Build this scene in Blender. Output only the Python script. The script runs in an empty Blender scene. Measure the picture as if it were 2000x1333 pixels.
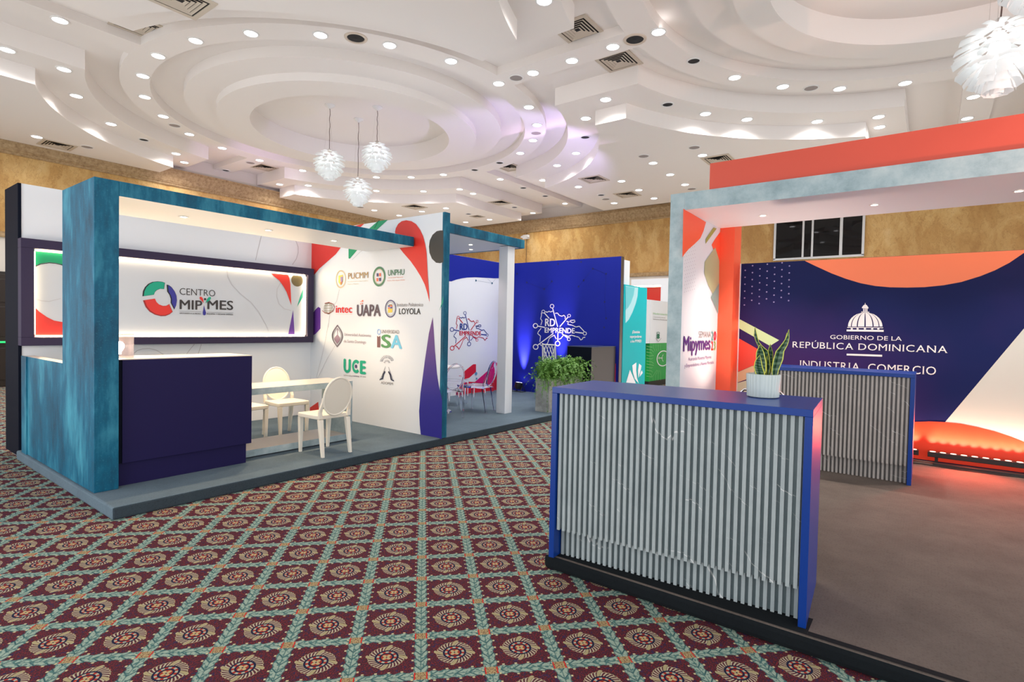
import bpy, bmesh, math, random
from mathutils import Vector, Matrix
random.seed(7)
PI = math.pi
C = bpy.context.scene.collection
scn = bpy.context.scene

# ------------------------------------------------------------------ camera
FOC, YAW, PITCH, ROLL, CAMH = 1075.83, .647641, -.0266174, .0205026, 1.55
_f = Vector((math.cos(YAW)*math.cos(PITCH), math.sin(YAW)*math.cos(PITCH), math.sin(PITCH)))
_r0 = Vector((math.sin(YAW), -math.cos(YAW), 0)); _u0 = _r0.cross(_f)
_r = _r0*math.cos(ROLL)+_u0*math.sin(ROLL); _u = -_r0*math.sin(ROLL)+_u0*math.cos(ROLL)
cd = bpy.data.cameras.new('camera'); cam = bpy.data.objects.new('camera', cd); C.objects.link(cam)
cd.sensor_fit = 'HORIZONTAL'; cd.sensor_width = 36; cd.lens = FOC/2000*36; cd.clip_start = .05; cd.clip_end = 200
cam.matrix_world = Matrix(((_r.x, _u.x, -_f.x, 0), (_r.y, _u.y, -_f.y, 0), (_r.z, _u.z, -_f.z, CAMH), (0, 0, 0, 1)))
scn.camera = cam

# ------------------------------------------------------------------ world, large lights, exposure
W = bpy.data.worlds.new('world'); scn.world = W; W.use_nodes = True
W.node_tree.nodes['Background'].inputs[0].default_value = (.95, .97, 1, 1)
W.node_tree.nodes['Background'].inputs[1].default_value = 1.05
scn.view_settings.view_transform = 'Standard'; scn.view_settings.look = 'None'
scn.view_settings.gamma = 1; scn.view_settings.use_curve_mapping = False
scn.view_settings.exposure = 0.85
cy = scn.cycles
cy.use_denoising = True
try: cy.denoiser = 'OPENIMAGEDENOISE'
except Exception: pass
cy.max_bounces = 14; cy.diffuse_bounces = 5; cy.glossy_bounces = 3; cy.transmission_bounces = 14; cy.transparent_max_bounces = 16
cy.sample_clamp_indirect = 4; cy.caustics_reflective = False; cy.caustics_refractive = False
DOWN_W = 42      # watts of a ceiling downlight

def light(kind, name, loc, energy, color=(1, 1, 1), aim=None, **kw):
    l = bpy.data.lights.new(name, kind); l.energy = energy; l.color = color
    for k, v in kw.items(): setattr(l, k, v)
    o = bpy.data.objects.new(name, l); C.objects.link(o); o.location = loc
    if aim is not None: o.rotation_euler = (Vector(aim)-Vector(loc)).to_track_quat('-Z', 'Y').to_euler()
    return o
# added fill areas standing in for light bounced from the rest of the hall
light('AREA', 'hall_bounce_fill', (-1.6, 5.5, 1.1), 55, (1, .97, .94), (4.5, 6.5, 5.6), shape='RECTANGLE', size=6, size_y=2.0)
light('AREA', 'hall_bounce_fill', (1.5, -5.2, 1.1), 55, (1, .95, .92), (5.5, 1.5, 5.6), shape='RECTANGLE', size=6, size_y=2.0)
light('AREA', 'hall_bounce_fill', (12.6, 12.4, .6), 70, (1, .95, .9), (12, 11, 6), shape='RECTANGLE', size=6, size_y=5)
light('AREA', 'hall_bounce_fill', (5, 12.5, .6), 25, (1, .95, .92), (6, 11.5, 6), shape='RECTANGLE', size=5, size_y=4)
light('AREA', 'hall_bounce_fill', (13.0, 1.5, .6), 60, (1, .93, .88), (12.0, 2.0, 6), shape='RECTANGLE', size=4, size_y=6)

# ------------------------------------------------------------------ projection helpers (pixel of the photograph -> point on a known plane)
def _ray(px, py): return _f+_r*((px-1000)/FOC)-_u*((py-666.5)/FOC)
def atz(px, py, z): d = _ray(px, py); return Vector((0, 0, CAMH))+d*((z-CAMH)/d.z)
def atx(px, py, x): d = _ray(px, py); return Vector((0, 0, CAMH))+d*(x/d.x)
def aty(px, py, y): d = _ray(px, py); return Vector((0, 0, CAMH))+d*(y/d.y)
def crop(ox, oy, s, pts): return [(ox+a/s, oy+b/s) for a, b in pts]

# ------------------------------------------------------------------ node DSL
class G:
    def __init__(s, name):
        s.m = bpy.data.materials.new(name); s.m.use_nodes = True; s.t = s.m.node_tree
        s.b = s.t.nodes['Principled BSDF']
    def node(s, ty, **kw):
        n = s.t.nodes.new(ty)
        for k, v in kw.items(): setattr(n, k, v)
        return n
    def link(s, v, sock):
        if isinstance(v, V): s.t.links.new(v.s, sock)
        elif isinstance(v, (tuple, list)): sock.default_value = tuple(v)+((1,) if len(v) == 3 and len(sock.default_value) == 4 else ())
        else: sock.default_value = v
    def math(s, op, a, b=None, c=None):
        n = s.node('ShaderNodeMath', operation=op)
        for i, v in enumerate((a, b, c)):
            if v is not None: s.link(v, n.inputs[i])
        return V(s, n.outputs[0])
    def mix(s, f, a, b):
        n = s.node('ShaderNodeMix', data_type='RGBA'); s.link(f, n.inputs[0]); s.link(a, n.inputs[6]); s.link(b, n.inputs[7]); return V(s, n.outputs[2])
    def pos(s):
        n = s.node('ShaderNodeTexCoord'); x = s.node('ShaderNodeSeparateXYZ'); s.t.links.new(n.outputs['Object'], x.inputs[0])
        s.P = V(s, n.outputs['Object']); return [V(s, o) for o in x.outputs]
    def vec(s, x, y, z):
        n = s.node('ShaderNodeCombineXYZ')
        for i, v in enumerate((x, y, z)): s.link(v, n.inputs[i])
        return V(s, n.outputs[0])
    def noise(s, scale, detail=3, rough=.5, vec=None, col=False):
        n = s.node('ShaderNodeTexNoise'); n.inputs['Scale'].default_value = scale; n.inputs['Detail'].default_value = detail; n.inputs['Roughness'].default_value = rough
        if vec is None:
            if not hasattr(s, 'P'): s.pos()
            vec = s.P
        s.t.links.new(vec.s, n.inputs['Vector']); return V(s, n.outputs[1 if col else 0])
    def ramp(s, f, *stops):
        n = s.node('ShaderNodeValToRGB'); e = n.color_ramp.elements
        while len(e) < len(stops): e.new(.5)
        for q, (p, c) in zip(e, stops): q.position = p; q.color = tuple(c)+(1,)
        s.link(f, n.inputs[0]); return V(s, n.outputs[0])
    def bump(s, h, strength=.3, dist=.01):
        n = s.node('ShaderNodeBump'); n.inputs['Strength'].default_value = strength; n.inputs['Distance'].default_value = dist
        s.link(h, n.inputs['Height']); s.t.links.new(n.outputs[0], s.b.inputs['Normal'])
    def out(s, col=None, rough=None, metal=None, spec=None, emit=None, estr=0, alpha=None):
        if col is not None: s.link(col, s.b.inputs['Base Color'])
        if rough is not None: s.link(rough, s.b.inputs['Roughness'])
        if metal is not None: s.link(metal, s.b.inputs['Metallic'])
        if spec is not None: s.link(spec, s.b.inputs['Specular IOR Level'])
        if emit is not None: s.link(emit, s.b.inputs['Emission Color']); s.b.inputs['Emission Strength'].default_value = estr
        if alpha is not None: s.link(alpha, s.b.inputs['Alpha'])
        return s.m
class V:
    def __init__(s, g, sock): s.g = g; s.s = sock
    def __add__(a, b): return a.g.math('ADD', a, b)
    __radd__ = __add__
    def __sub__(a, b): return a.g.math('SUBTRACT', a, b)
    def __rsub__(a, b): return a.g.math('SUBTRACT', b, a)
    def __mul__(a, b): return a.g.math('MULTIPLY', a, b)
    __rmul__ = __mul__
    def __gt__(a, b): return a.g.math('GREATER_THAN', a, b)
    def __lt__(a, b): return a.g.math('LESS_THAN', a, b)
    def abs(a): return a.g.math('ABSOLUTE', a)
    def fract(a): return a.g.math('FRACT', a)
    def sin(a): return a.g.math('SINE', a)
    def step(a, lo, hi): # smooth 0..1
        n = a.g.node('ShaderNodeMapRange', interpolation_type='SMOOTHSTEP'); a.g.link(a, n.inputs[0]); n.inputs[1].default_value = lo; n.inputs[2].default_value = hi; return V(a.g, n.outputs[0])

_mc = {}
def plain(name, col, rough=.5, metal=0, spec=.5, emit=None, estr=0):
    if name in _mc: return _mc[name]
    g = G(name); _mc[name] = g.out(col, rough, metal, spec, emit, estr); return _mc[name]
def sRGB(r, g, b):
    f = lambda c: (c/255/12.92 if c/255 <= .04045 else ((c/255+.055)/1.055)**2.4)
    return (f(r), f(g), f(b))

def m_carpet():
    g = G('patterned_carpet'); x, y, z = g.pos()
    k = 1/.3145; th = math.radians(-43.8); ox, oy = 1.222, 2.396
    dx, dy = x-ox, y-oy
    U = (dx*math.cos(th)+dy*math.sin(th))*k; Vv = (dy*math.cos(th)-dx*math.sin(th))*k
    a = (U+.5).fract()-.5; b = (Vv+.5).fract()-.5
    wob = g.noise(60, 2)
    r = g.math('SQRT', a*a+b*b); t = g.math('ARCTAN2', b, a)
    # ground of the cell: wine red with navy and red specks
    sp = g.noise(150, 1); sp2 = g.noise(45, 2)
    base = g.mix(sp.step(.52, .62), (.055, .018, .028), (.21, .020, .024))
    base = g.mix(sp2.step(.56, .68), base, (.035, .022, .070))
    # garlands along both families of lines
    def garland(base, d, s):
        sa = (s.abs())*1.0
        u = (s*5.5-d*7).fract()
        edge = .098+(s*34.6).sin()*.012+(wob-.5)*.05
        inside = d < edge
        leaf = g.mix((u-.5).abs().step(.34, .48), (.29, .38, .31), (.02, .085, .095))
        leaf = g.mix((wob).step(.52, .60), leaf, (.075, .17, .16))
        leaf = g.mix(d.step(.0, .012), (.05, .13, .13), leaf)
        c = g.mix(inside, base, leaf)
        rim = g.math('MULTIPLY', inside, d > (edge-.014)); c = g.mix(rim*.75, c, (.010, .05, .07))
        bud = g.math('MULTIPLY', ((s*5.5+.2).fract()-.5).abs() < .10, g.math('MULTIPLY', d > .105, d < .135))
        return g.mix(bud, c, (.55, .48, .28))
    da = .5-a.abs(); db = .5-b.abs()
    col = garland(base, db, a); col = garland(col, da, b)
    cross = g.math('MULTIPLY', da < .095, db < .080)
    col = g.mix(cross, col, g.mix(sp.step(.45, .6), (.42, .32, .16), (.17, .09, .05)))
    redb = g.math('MULTIPLY', cross, da > .076); col = g.mix(redb, col, (.55, .02, .015))
    # medallion
    petals = ((t*2).sin().abs())
    gad = ((t*28+r*60).sin()).step(-.15, .55)
    ring = g.mix(gad, (.09, .022, .035), (.46, .42, .29))
    four = ((t*2+r*5-.9).g.math('COSINE', t*4+r*9-2.0)).step(.86, .93)
    ring = g.mix(four, ring, (.37, .32, .17))
    Rr = .272+four*.034+(t*28).sin()*.006
    col = g.mix(r < Rr, col, ring)
    edge2 = g.math('MULTIPLY', r < Rr, r > (Rr-.012)); col = g.mix(edge2*.6, col, (.5, .42, .24))
    col = g.mix(r < .175, col, (.012, .016, .045))
    chk = (t*9).sin() > 0
    col = g.mix(g.math('MULTIPLY', r < .145, r > .108), col, g.mix(chk, (.34, .03, .02), (.38, .38, .29)))
    col = g.mix(r < .080, col, (.30, .03, .02))
    flw = r < (petals*.052+.022); col = g.mix(flw, col, (.46, .36, .18))
    col = g.mix(r < .014, col, (.02, .02, .05))
    pile = g.noise(420, 1)
    col = g.mix((pile-.5).abs()*.5, col, (.0, .0, .0))
    g.bump(pile, .35, .004)
    return g.out(col, .95, 0, .15)

def m_marble():
    g = G('amber_marble'); x, y, z = g.pos()
    n1 = g.noise(1.6, 4, .6); v = g.vec(x*1.6+n1*.9, y*1.6+n1*.9, z*.7+n1*.5)
    n2 = g.noise(1.5, 8, .62, v); n3 = g.noise(5, 5, .65, v); n4 = g.noise(.5, 2)
    c = g.ramp(n2, (.25, (.36, .18, .055)), (.45, (.52, .31, .105)), (.60, (.62, .41, .165)), (.80, (.70, .52, .27)))
    c = g.mix((n3-.5).abs().step(.018, .0)*.45, c, (.26, .13, .04))
    c = g.mix((n2-.47).abs().step(.012, .0)*.5, c, (.28, .14, .045))
    c = g.mix(n4.step(.4, .7)*.35, c, (.40, .22, .075))
    return g.out(c, .4, 0, .25)
def m_cornice():
    g = G('cornice_stone'); x, y, z = g.pos(); n = g.noise(14, 6, .7); n2 = g.noise(1.2, 3)
    c = g.ramp(n, (.3, (.20, .12, .05)), (.5, (.38, .26, .13)), (.7, (.52, .38, .21)))
    c = g.mix(n2*.4, c, (.25, .14, .06)); g.bump(n, .3, .01); return g.out(c, .6)
def m_teal(name='teal_wash', k=1.0):
    g = G(name); x, y, z = g.pos(); n = g.noise(1.0, 4, .6, g.vec(x*2.4, y*2.4, z*1.1)); n2 = g.noise(70, 2, .7); n3 = g.noise(9, 4, .6, g.vec(x*2.4, y*2.4, z*.5))
    c = g.ramp(n*.75+n3*.25, (.34, (.004*k, .036*k, .075*k)), (.50, (.002*k, .105*k, .19*k)), (.68, (.05*k, .29*k, .40*k)))
    c = g.mix(n2.step(.55, .75)*.35, c, (.05, .30, .36)); return g.out(c, .45, 0, .25)
def m_concrete(name, a, b, c3, rough=.5):
    g = G(name); x, y, z = g.pos(); n = g.noise(3.5, 7, .68); n2 = g.noise(1.1, 3)
    c = g.ramp(n, (.30, a), (.5, b), (.7, c3)); c = g.mix(n2.step(.5, .75)*.3, c, a); return g.out(c, rough)
def m_slat(name, a, b):
    g = G(name); gn = g.node('ShaderNodeNewGeometry'); sx = g.node('ShaderNodeSeparateXYZ'); g.t.links.new(gn.outputs['Position'], sx.inputs[0]); x, y, z = [V(g, o) for o in sx.outputs]; g.P = V(g, gn.outputs['Position'])
    n = g.noise(5, 6, .7); w = g.noise(1.6, 3)
    c = g.mix(n, a, b)
    def vein(kx, kz, ph, sc, thr):
        q = ((y*kx+z*kz+w*.55+ph)*sc).fract(); return (q-.5).abs().step(thr, .0)
    br = g.noise(4.5, 2).step(.50, .60); br2 = g.noise(6, 2).step(.52, .62)
    c = g.mix(g.math('MULTIPLY', vein(-.62, .80, .1, 3.6, .014), br)*.85, c, (.75, .75, .74))
    c = g.mix(g.math('MULTIPLY', vein(-1.0, 1.5, .4, 2.2, .010), br2)*.8, c, (.7, .7, .69))
    return g.out(c, .42, 0, .5)
def m_felt(name, a, b, sc=60):
    g = G(name); n = g.noise(sc, 3); n2 = g.noise(3, 4, .6); c = g.mix(n2, a, b); c = g.mix((n-.5).abs(), c, (0, 0, 0)); g.bump(n, .25, .003); return g.out(c, .95, 0, .2)

M = {}
M['carpet'] = m_carpet(); M['marble'] = m_marble(); M['cornice'] = m_cornice(); M['teal'] = m_teal()
M['grey_concrete'] = m_concrete('pale_blue_concrete', sRGB(128, 152, 160), sRGB(158, 180, 187), sRGB(182, 199, 202))
M['table_concrete'] = m_concrete('table_concrete', sRGB(120, 140, 146), sRGB(158, 176, 180), sRGB(190, 203, 203))
M['planter_concrete'] = m_concrete('planter_concrete', sRGB(120, 122, 118), sRGB(160, 162, 158), sRGB(190, 192, 188))
M['ceiling'] = plain('ceiling_paint', (.80, .76, .73), .75)
M['wallwhite'] = plain('wall_paint', sRGB(212, 206, 196), .7)
M['print_white'] = plain('white_vinyl_print', (.75, .785, .83), .45, 0, .3)
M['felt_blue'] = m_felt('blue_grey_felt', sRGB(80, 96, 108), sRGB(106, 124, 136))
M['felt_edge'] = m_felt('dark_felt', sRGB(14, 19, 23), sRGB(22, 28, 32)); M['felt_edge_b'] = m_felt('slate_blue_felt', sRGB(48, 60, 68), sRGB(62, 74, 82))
M['felt_brown'] = m_felt('dark_brown_felt', sRGB(78, 71, 67), sRGB(118, 108, 101))
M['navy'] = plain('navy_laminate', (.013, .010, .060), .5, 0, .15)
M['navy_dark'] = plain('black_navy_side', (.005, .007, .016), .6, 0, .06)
M['frame_dark'] = plain('dark_plum_laminate', (.038, .028, .066), .5, 0, .2)
M['counter_top'] = plain('counter_top_laminate', sRGB(185, 175, 170), .35)
M['blue_lacquer'] = plain('blue_lacquer', (.002, .036, .24), .32, 0, .4)
M['slat'] = m_slat('slate_slats', (.24, .29, .305), (.44, .49, .50))
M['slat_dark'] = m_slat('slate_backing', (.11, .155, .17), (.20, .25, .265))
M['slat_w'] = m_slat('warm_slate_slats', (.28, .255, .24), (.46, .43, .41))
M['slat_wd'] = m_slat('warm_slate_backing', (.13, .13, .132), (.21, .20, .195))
M['orange'] = plain('orange_vinyl', (.95, .11, .04), .45)
M['orange_dim'] = plain('orange_board', (.62, .08, .045), .5)
M['cream'] = plain('cream_plastic', sRGB(236, 230, 216), .35)
M['black'] = plain('black_metal', (.012, .012, .012), .45)
M['chrome'] = plain('chrome', (.8, .8, .8), .15, 1)
M['alu'] = plain('aluminium', (.62, .63, .63), .35, .8)
M['vent'] = plain('vent_enamel', sRGB(196, 184, 168), .5)
M['hole'] = plain('dark_recess', (.01, .01, .012), .8)
M['speaker'] = plain('speaker_mesh', sRGB(150, 142, 140), .8)
M['lens'] = plain('downlight_lens', (1, 1, 1), .5, 0, .5, (1, .98, 1), 5)
M['trimw'] = plain('white_trim_ring', (.75, .75, .74), .4)
M['strip'] = plain('warm_light_strip', (1, .95, .85), .5, 0, .5, (1, .80, .52), 3.8)
M['blue_print'] = plain('royal_blue_vinyl', (.010, .020, .29), .5, 0, .15)
def glass(name, col=(1, 1, 1), rough=0.02, ior=1.45):
    g = G(name); g.out(col, rough); g.b.inputs['Transmission Weight'].default_value = 1; g.b.inputs['IOR'].default_value = ior; return g.m
M['acrylic'] = glass('clear_acrylic', (.97, .96, 1), .02, 1.12)
_g = G('smoky_glass'); M['lampglass'] = _g.out((.30, .25, .25), .06, 0, .8, alpha=.5)

# ------------------------------------------------------------------ mesh helpers
def bm_new(): return bmesh.new()
def box(bm, x0, y0, z0, x1, y1, z1):
    vs = [bm.verts.new(p) for p in ((x0, y0, z0), (x1, y0, z0), (x1, y1, z0), (x0, y1, z0), (x0, y0, z1), (x1, y0, z1), (x1, y1, z1), (x0, y1, z1))]
    fs = []
    for q in ((0, 3, 2, 1), (4, 5, 6, 7), (0, 1, 5, 4), (1, 2, 6, 5), (2, 3, 7, 6), (3, 0, 4, 7)): fs.append(bm.faces.new([vs[i] for i in q]))
    return fs   # bottom, top, -y, +x, +y, -x
def prism(bm, poly, z0, z1):
    n = len(poly); lo = [bm.verts.new((p[0], p[1], z0)) for p in poly]; hi = [bm.verts.new((p[0], p[1], z1)) for p in poly]
    for vs in (lo, hi):
        try: bm.faces.new(vs)
        except ValueError: pass
    for i in range(n): bm.faces.new([lo[i], lo[(i+1) % n], hi[(i+1) % n], hi[i]])
def lathe(bm, prof, seg=32, c=(0, 0, 0), closed=False):
    rows = []
    for r, z in prof:
        if r < 1e-6: rows.append([bm.verts.new((c[0], c[1], c[2]+z))])
        else: rows.append([bm.verts.new((c[0]+r*math.cos(2*PI*i/seg), c[1]+r*math.sin(2*PI*i/seg), c[2]+z)) for i in range(seg)])
    pairs = list(zip(rows, rows[1:])) + ([(rows[-1], rows[0])] if closed else [])
    for A, B in pairs:
        for i in range(seg):
            j = (i+1) % seg
            if len(A) == 1 and len(B) == 1: continue
            if len(A) == 1: bm.faces.new([A[0], B[i], B[j]])
            elif len(B) == 1: bm.faces.new([A[i], A[j], B[0]])
            else: bm.faces.new([A[i], A[j], B[j], B[i]])
def tube(bm, pts, r, seg=8, taper=None, cap=True):
    pts = [Vector(p) for p in pts]; rings = []; n = len(pts)
    prev = None
    for i, p in enumerate(pts):
        d = (pts[min(i+1, n-1)]-pts[max(i-1, 0)]).normalized()
        up = Vector((0, 0, 1)) if abs(d.z) < .95 else Vector((1, 0, 0))
        if prev is None: a = d.cross(up).normalized()
        else: a = (prev-d*prev.dot(d)).normalized()
        prev = a; b = d.cross(a)
        rr = r if taper is None else r*(1+(taper-1)*i/(n-1))
        rings.append([bm.verts.new(p+(a*math.cos(2*PI*k/seg)+b*math.sin(2*PI*k/seg))*rr) for k in range(seg)])
    for A, B in zip(rings, rings[1:]):
        for k in range(seg): bm.faces.new([A[k], A[(k+1) % seg], B[(k+1) % seg], B[k]])
    if cap: bm.faces.new(rings[0]); bm.faces.new(rings[-1])
def ellipse_plate(bm, cx_, cz_, rx, rz, th, f=lambda x, z: 0, seg=28):
    """plate in the xz plane, thickness along y; y = f(x,z)"""
    fr, bk = [], []
    for s, L in ((-1, fr), (1, bk)):
        L.append([bm.verts.new((cx_, f(cx_, cz_)+s*th/2, cz_))])
        for k in (.5, .85, 1.0):
            L.append([bm.verts.new((cx_+rx*k*math.cos(2*PI*i/seg), f(cx_+rx*k*math.cos(2*PI*i/seg), cz_+rz*k*math.sin(2*PI*i/seg))+s*th/2*(1 if k < 1 else .5), cz_+rz*k*math.sin(2*PI*i/seg))) for i in range(seg)])
        for A, B in zip(L, L[1:]):
            for i in range(seg):
                j = (i+1) % seg
                bm.faces.new([A[0], B[i], B[j]] if len(A) == 1 else [A[i], A[j], B[j], B[i]])
    for i in range(seg): bm.faces.new([fr[-1][i], fr[-1][(i+1) % seg], bk[-1][(i+1) % seg], bk[-1][i]])
def obj(name, bm, mats, parent=None, loc=None, rotz=0, bevel=0, smooth=False, mi=None):
    bmesh.ops.recalc_face_normals(bm, faces=bm.faces)
    me = bpy.data.meshes.new(name); bm.to_mesh(me); bm.free()
    for m in (mats if isinstance(mats, (list, tuple)) else [mats]): me.materials.append(m)
    if smooth:
        for p in me.polygons: p.use_smooth = True
    o = bpy.data.objects.new(name, me); C.objects.link(o)
    if parent: o.parent = parent
    if loc is not None: o.location = loc
    if rotz: o.rotation_euler.z = rotz
    if bevel:
        md = o.modifiers.new('bevel', 'BEVEL'); md.width = bevel; md.segments = 2; md.limit_method = 'ANGLE'
    if smooth:
        md = o.modifiers.new('edges', 'EDGE_SPLIT'); md.split_angle = math.radians(40)
    return o
def boxobj(name, b, mat, parent=None, bevel=0, **kw):
    bm = bm_new(); fs = box(bm, *b); mats = [mat] if not isinstance(mat, (list, tuple)) else list(mat)
    for k, i in kw.items(): fs['bottom top ym xp yp xm'.split().index(k)].material_index = i
    return obj(name, bm, mats, parent, bevel=bevel)
def tag(o, label, cat, group=None, kind=None):
    if label: o['label'] = label
    if cat: o['category'] = cat
    if group: o['group'] = group
    if kind: o['kind'] = kind
    return o
def thing(name, label, cat, loc=(0, 0, 0), rotz=0, group=None):
    o = bpy.data.objects.new(name, None); C.objects.link(o); o.location = loc; o.rotation_euler = (0, 0, rotz); o.empty_display_size = .2
    return tag(o, label, cat, group)
def struct(o): o['kind'] = 'structure'; return o
def dup(root, loc=None, rotz=None, label=None, group=None):
    r = root.copy(); C.objects.link(r)
    if loc is not None: r.location = loc
    if rotz is not None: r.rotation_euler.z = rotz
    if label: r['label'] = label
    if group: r['group'] = group
    for ch in root.children:
        c = ch.copy(); C.objects.link(c); c.parent = r
        for q in ch.children:
            d = q.copy(); C.objects.link(d); d.parent = c
    return r

# ------------------------------------------------------------------ print helpers: flat vinyl shapes and lettering on a real panel
class Panel:
    """axis 'x' (panel faces -x) or 'y' (panel faces -y) at value v; root at loc, prints are children"""
    def __init__(s, axis, v, parent): s.a = axis; s.v = v; s.p = parent; s.off = Vector(parent.location) if parent else Vector()
    def at(s, px, py): return (atx if s.a == 'x' else aty)(px, py, s.v)
    def uv(s, px, py): q = s.at(px, py); return (-q.y if s.a == 'x' else q.x, q.z)
    def w(s, u, z, layer=1):
        e = .0025*layer
        return Vector((s.v-e, -u, z) if s.a == 'x' else (u, s.v-e, z))-s.off
    def poly_uv(s, name, uvs, mat, layer=1, clip=None):
        bm = bm_new(); vs = [bm.verts.new(s.w(u, z, layer)) for u, z in uvs]
        f = bm.faces.new(vs); f.normal_update()
        bmesh.ops.triangulate(bm, faces=[f], ngon_method='EAR_CLIP')
        return s.fin(name, bm, mat)
    def fin(s, name, bm, mat):
        me = bpy.data.meshes.new(name); bm.to_mesh(me); bm.free()
        for m in (mat if isinstance(mat, (list, tuple)) else [mat]): me.materials.append(m)
        o = bpy.data.objects.new(name, me); C.objects.link(o); o.parent = s.p; return o
    def poly(s, name, pts, mat, layer=1): return s.poly_uv(name, [s.uv(*p) for p in pts], mat, layer)
    def ell(s, name, c, rx, ry, mat, layer=1, n=32, ring=0, a0=0, a1=2*PI):
        """pixel centre; radii in pixels measured along the panel's own axes"""
        u0, z0 = s.uv(*c); ru = abs(s.uv(c[0]+rx, c[1])[0]-s.uv(c[0]-rx, c[1])[0])/2; rz = abs(s.uv(c[0], c[1]-ry)[1]-s.uv(c[0], c[1]+ry)[1])/2
        return s.ell_uv(name, u0, z0, ru, rz, mat, layer, n, ring, a0, a1)
    def ell_uv(s, name, u0, z0, ru, rz, mat, layer=1, n=32, ring=0, a0=0, a1=2*PI):
        bm = bm_new(); k = n if a1-a0 > 6.2 else n+1
        o = [bm.verts.new(s.w(u0+ru*math.cos(a0+(a1-a0)*i/n), z0+rz*math.sin(a0+(a1-a0)*i/n), layer)) for i in range(k)]
        if ring:
            q = [bm.verts.new(s.w(u0+ru*(1-ring)*math.cos(a0+(a1-a0)*i/n), z0+rz*(1-ring)*math.sin(a0+(a1-a0)*i/n), layer)) for i in range(k)]
            for i in range(n): bm.faces.new([o[i], o[(i+1) % k], q[(i+1) % k], q[i]])
        else: bm.faces.new(o)
        return s.fin(name, bm, mat)
    def stroke_uv(s, name, lines, wid, mat, layer=1):
        bm = bm_new()
        for L in lines:
            L = [Vector(q) for q in L]
            for i, (p, q) in enumerate(zip(L, L[1:])):
                d = (q-p)
                if d.length < 1e-6: continue
                d.normalize(); n = Vector((-d.y, d.x))*wid/2; e = d*wid*.3
                bm.faces.new([bm.verts.new(s.w(*t, layer)) for t in (p-n-e, q-n+e, q+n+e, p+n-e)])
        return s.fin(name, bm, mat)
    def stroke(s, name, lines, wpx, mat, layer=1):
        L = [[s.uv(*p) for p in l] for l in lines]; a = lines[0][0]
        w = abs(s.uv(a[0], a[1]+wpx)[1]-s.uv(*a)[1]); return s.stroke_uv(name, L, w, mat, layer)
    def text_uv(s, name, txt, u0, z0, wid, hgt, mat, layer=1, bold=0, shear=0, parent=None):
        me = heavy_mesh(txt, bold, shear); xs = [v.co.x for v in me.vertices]; cap = text_cap(0)
        x0, x1 = min(xs), max(xs)
        for v in me.vertices:
            x, y = v.co.x, v.co.y; v.co = s.w(u0+(x-x0)/(x1-x0)*wid, z0+y/cap*hgt, layer+v.co.z*.8)
        me.name = name; me.materials.append(mat); o = bpy.data.objects.new(name, me); C.objects.link(o); o.parent = s.p; return o
    def text(s, name, txt, bl, br_x, hpx, mat, layer=1, bold=0, shear=0):
        """bl: baseline-left pixel; br_x: right end pixel x (on the same baseline in the plane); hpx: cap height in pixels at the left"""
        u0, z0 = s.uv(*bl); u1 = s.uv(br_x, bl[1])[0]; h = s.uv(bl[0], bl[1]-hpx)[1]-z0
        return s.text_uv(name, txt, u0, z0, u1-u0, h, mat, layer, bold, shear)
_tc = {}
def heavy_mesh(txt, bold, shear=0):
    me = text_mesh(txt, min(bold, 0), shear)
    if bold <= .004: return me
    bm = bm_new()
    ex = bold*.95; k = max(2, int(math.ceil(2*ex/.03))+1)
    for i in range(k):
        n0 = len(bm.verts); bm.from_mesh(me); bm.verts.ensure_lookup_table()
        for v in list(bm.verts)[n0:]: v.co.x += -ex+2*ex*i/(k-1); v.co.z += i*.12
    for dy in (-.5, .5):
        n0 = len(bm.verts); bm.from_mesh(me); bm.verts.ensure_lookup_table()
        for v in list(bm.verts)[n0:]: v.co.y += dy*ex; v.co.z += .6+dy*.12
    m2 = bpy.data.meshes.new('t'); bm.to_mesh(m2); bm.free(); bpy.data.meshes.remove(me); return m2
def text_mesh(txt, bold=0, shear=0):
    cu = bpy.data.curves.new('t', 'FONT'); cu.body = txt; cu.size = 1; cu.offset = bold; cu.shear = shear; cu.resolution_u = 3
    o = bpy.data.objects.new('t', cu); C.objects.link(o)
    dg = bpy.context.evaluated_depsgraph_get(); me = bpy.data.meshes.new_from_object(o.evaluated_get(dg))
    bpy.data.objects.remove(o); bpy.data.curves.remove(cu); return me
def text_cap(bold=0):
    if bold not in _tc: _tc[bold] = max(v.co.y for v in text_mesh('H', bold).vertices)
    return _tc[bold]
SERIF = dict(R=((.12, 0), (.12, 1), (.9, 0)), E=((.14, 0), (.14, 1)), P=((.14, 0), (.14, 1)), U=((.12, 1), (.88, 1)), B=((.1, 0), (.1, 1)), L=((.14, 0), (.14, 1)), I=((.5, 0), (.5, 1)), A=((.08, 0), (.92, 0)), D=((.1, 0), (.1, 1)), M=((.1, 0), (.1, 1), (.9, 0), (.9, 1)), N=((.12, 0), (.12, 1), (.88, 1)), T=((.5, 0),), H=((.12, 0), (.12, 1), (.88, 0), (.88, 1)))
SERIF['Ú'] = SERIF['U']
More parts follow.
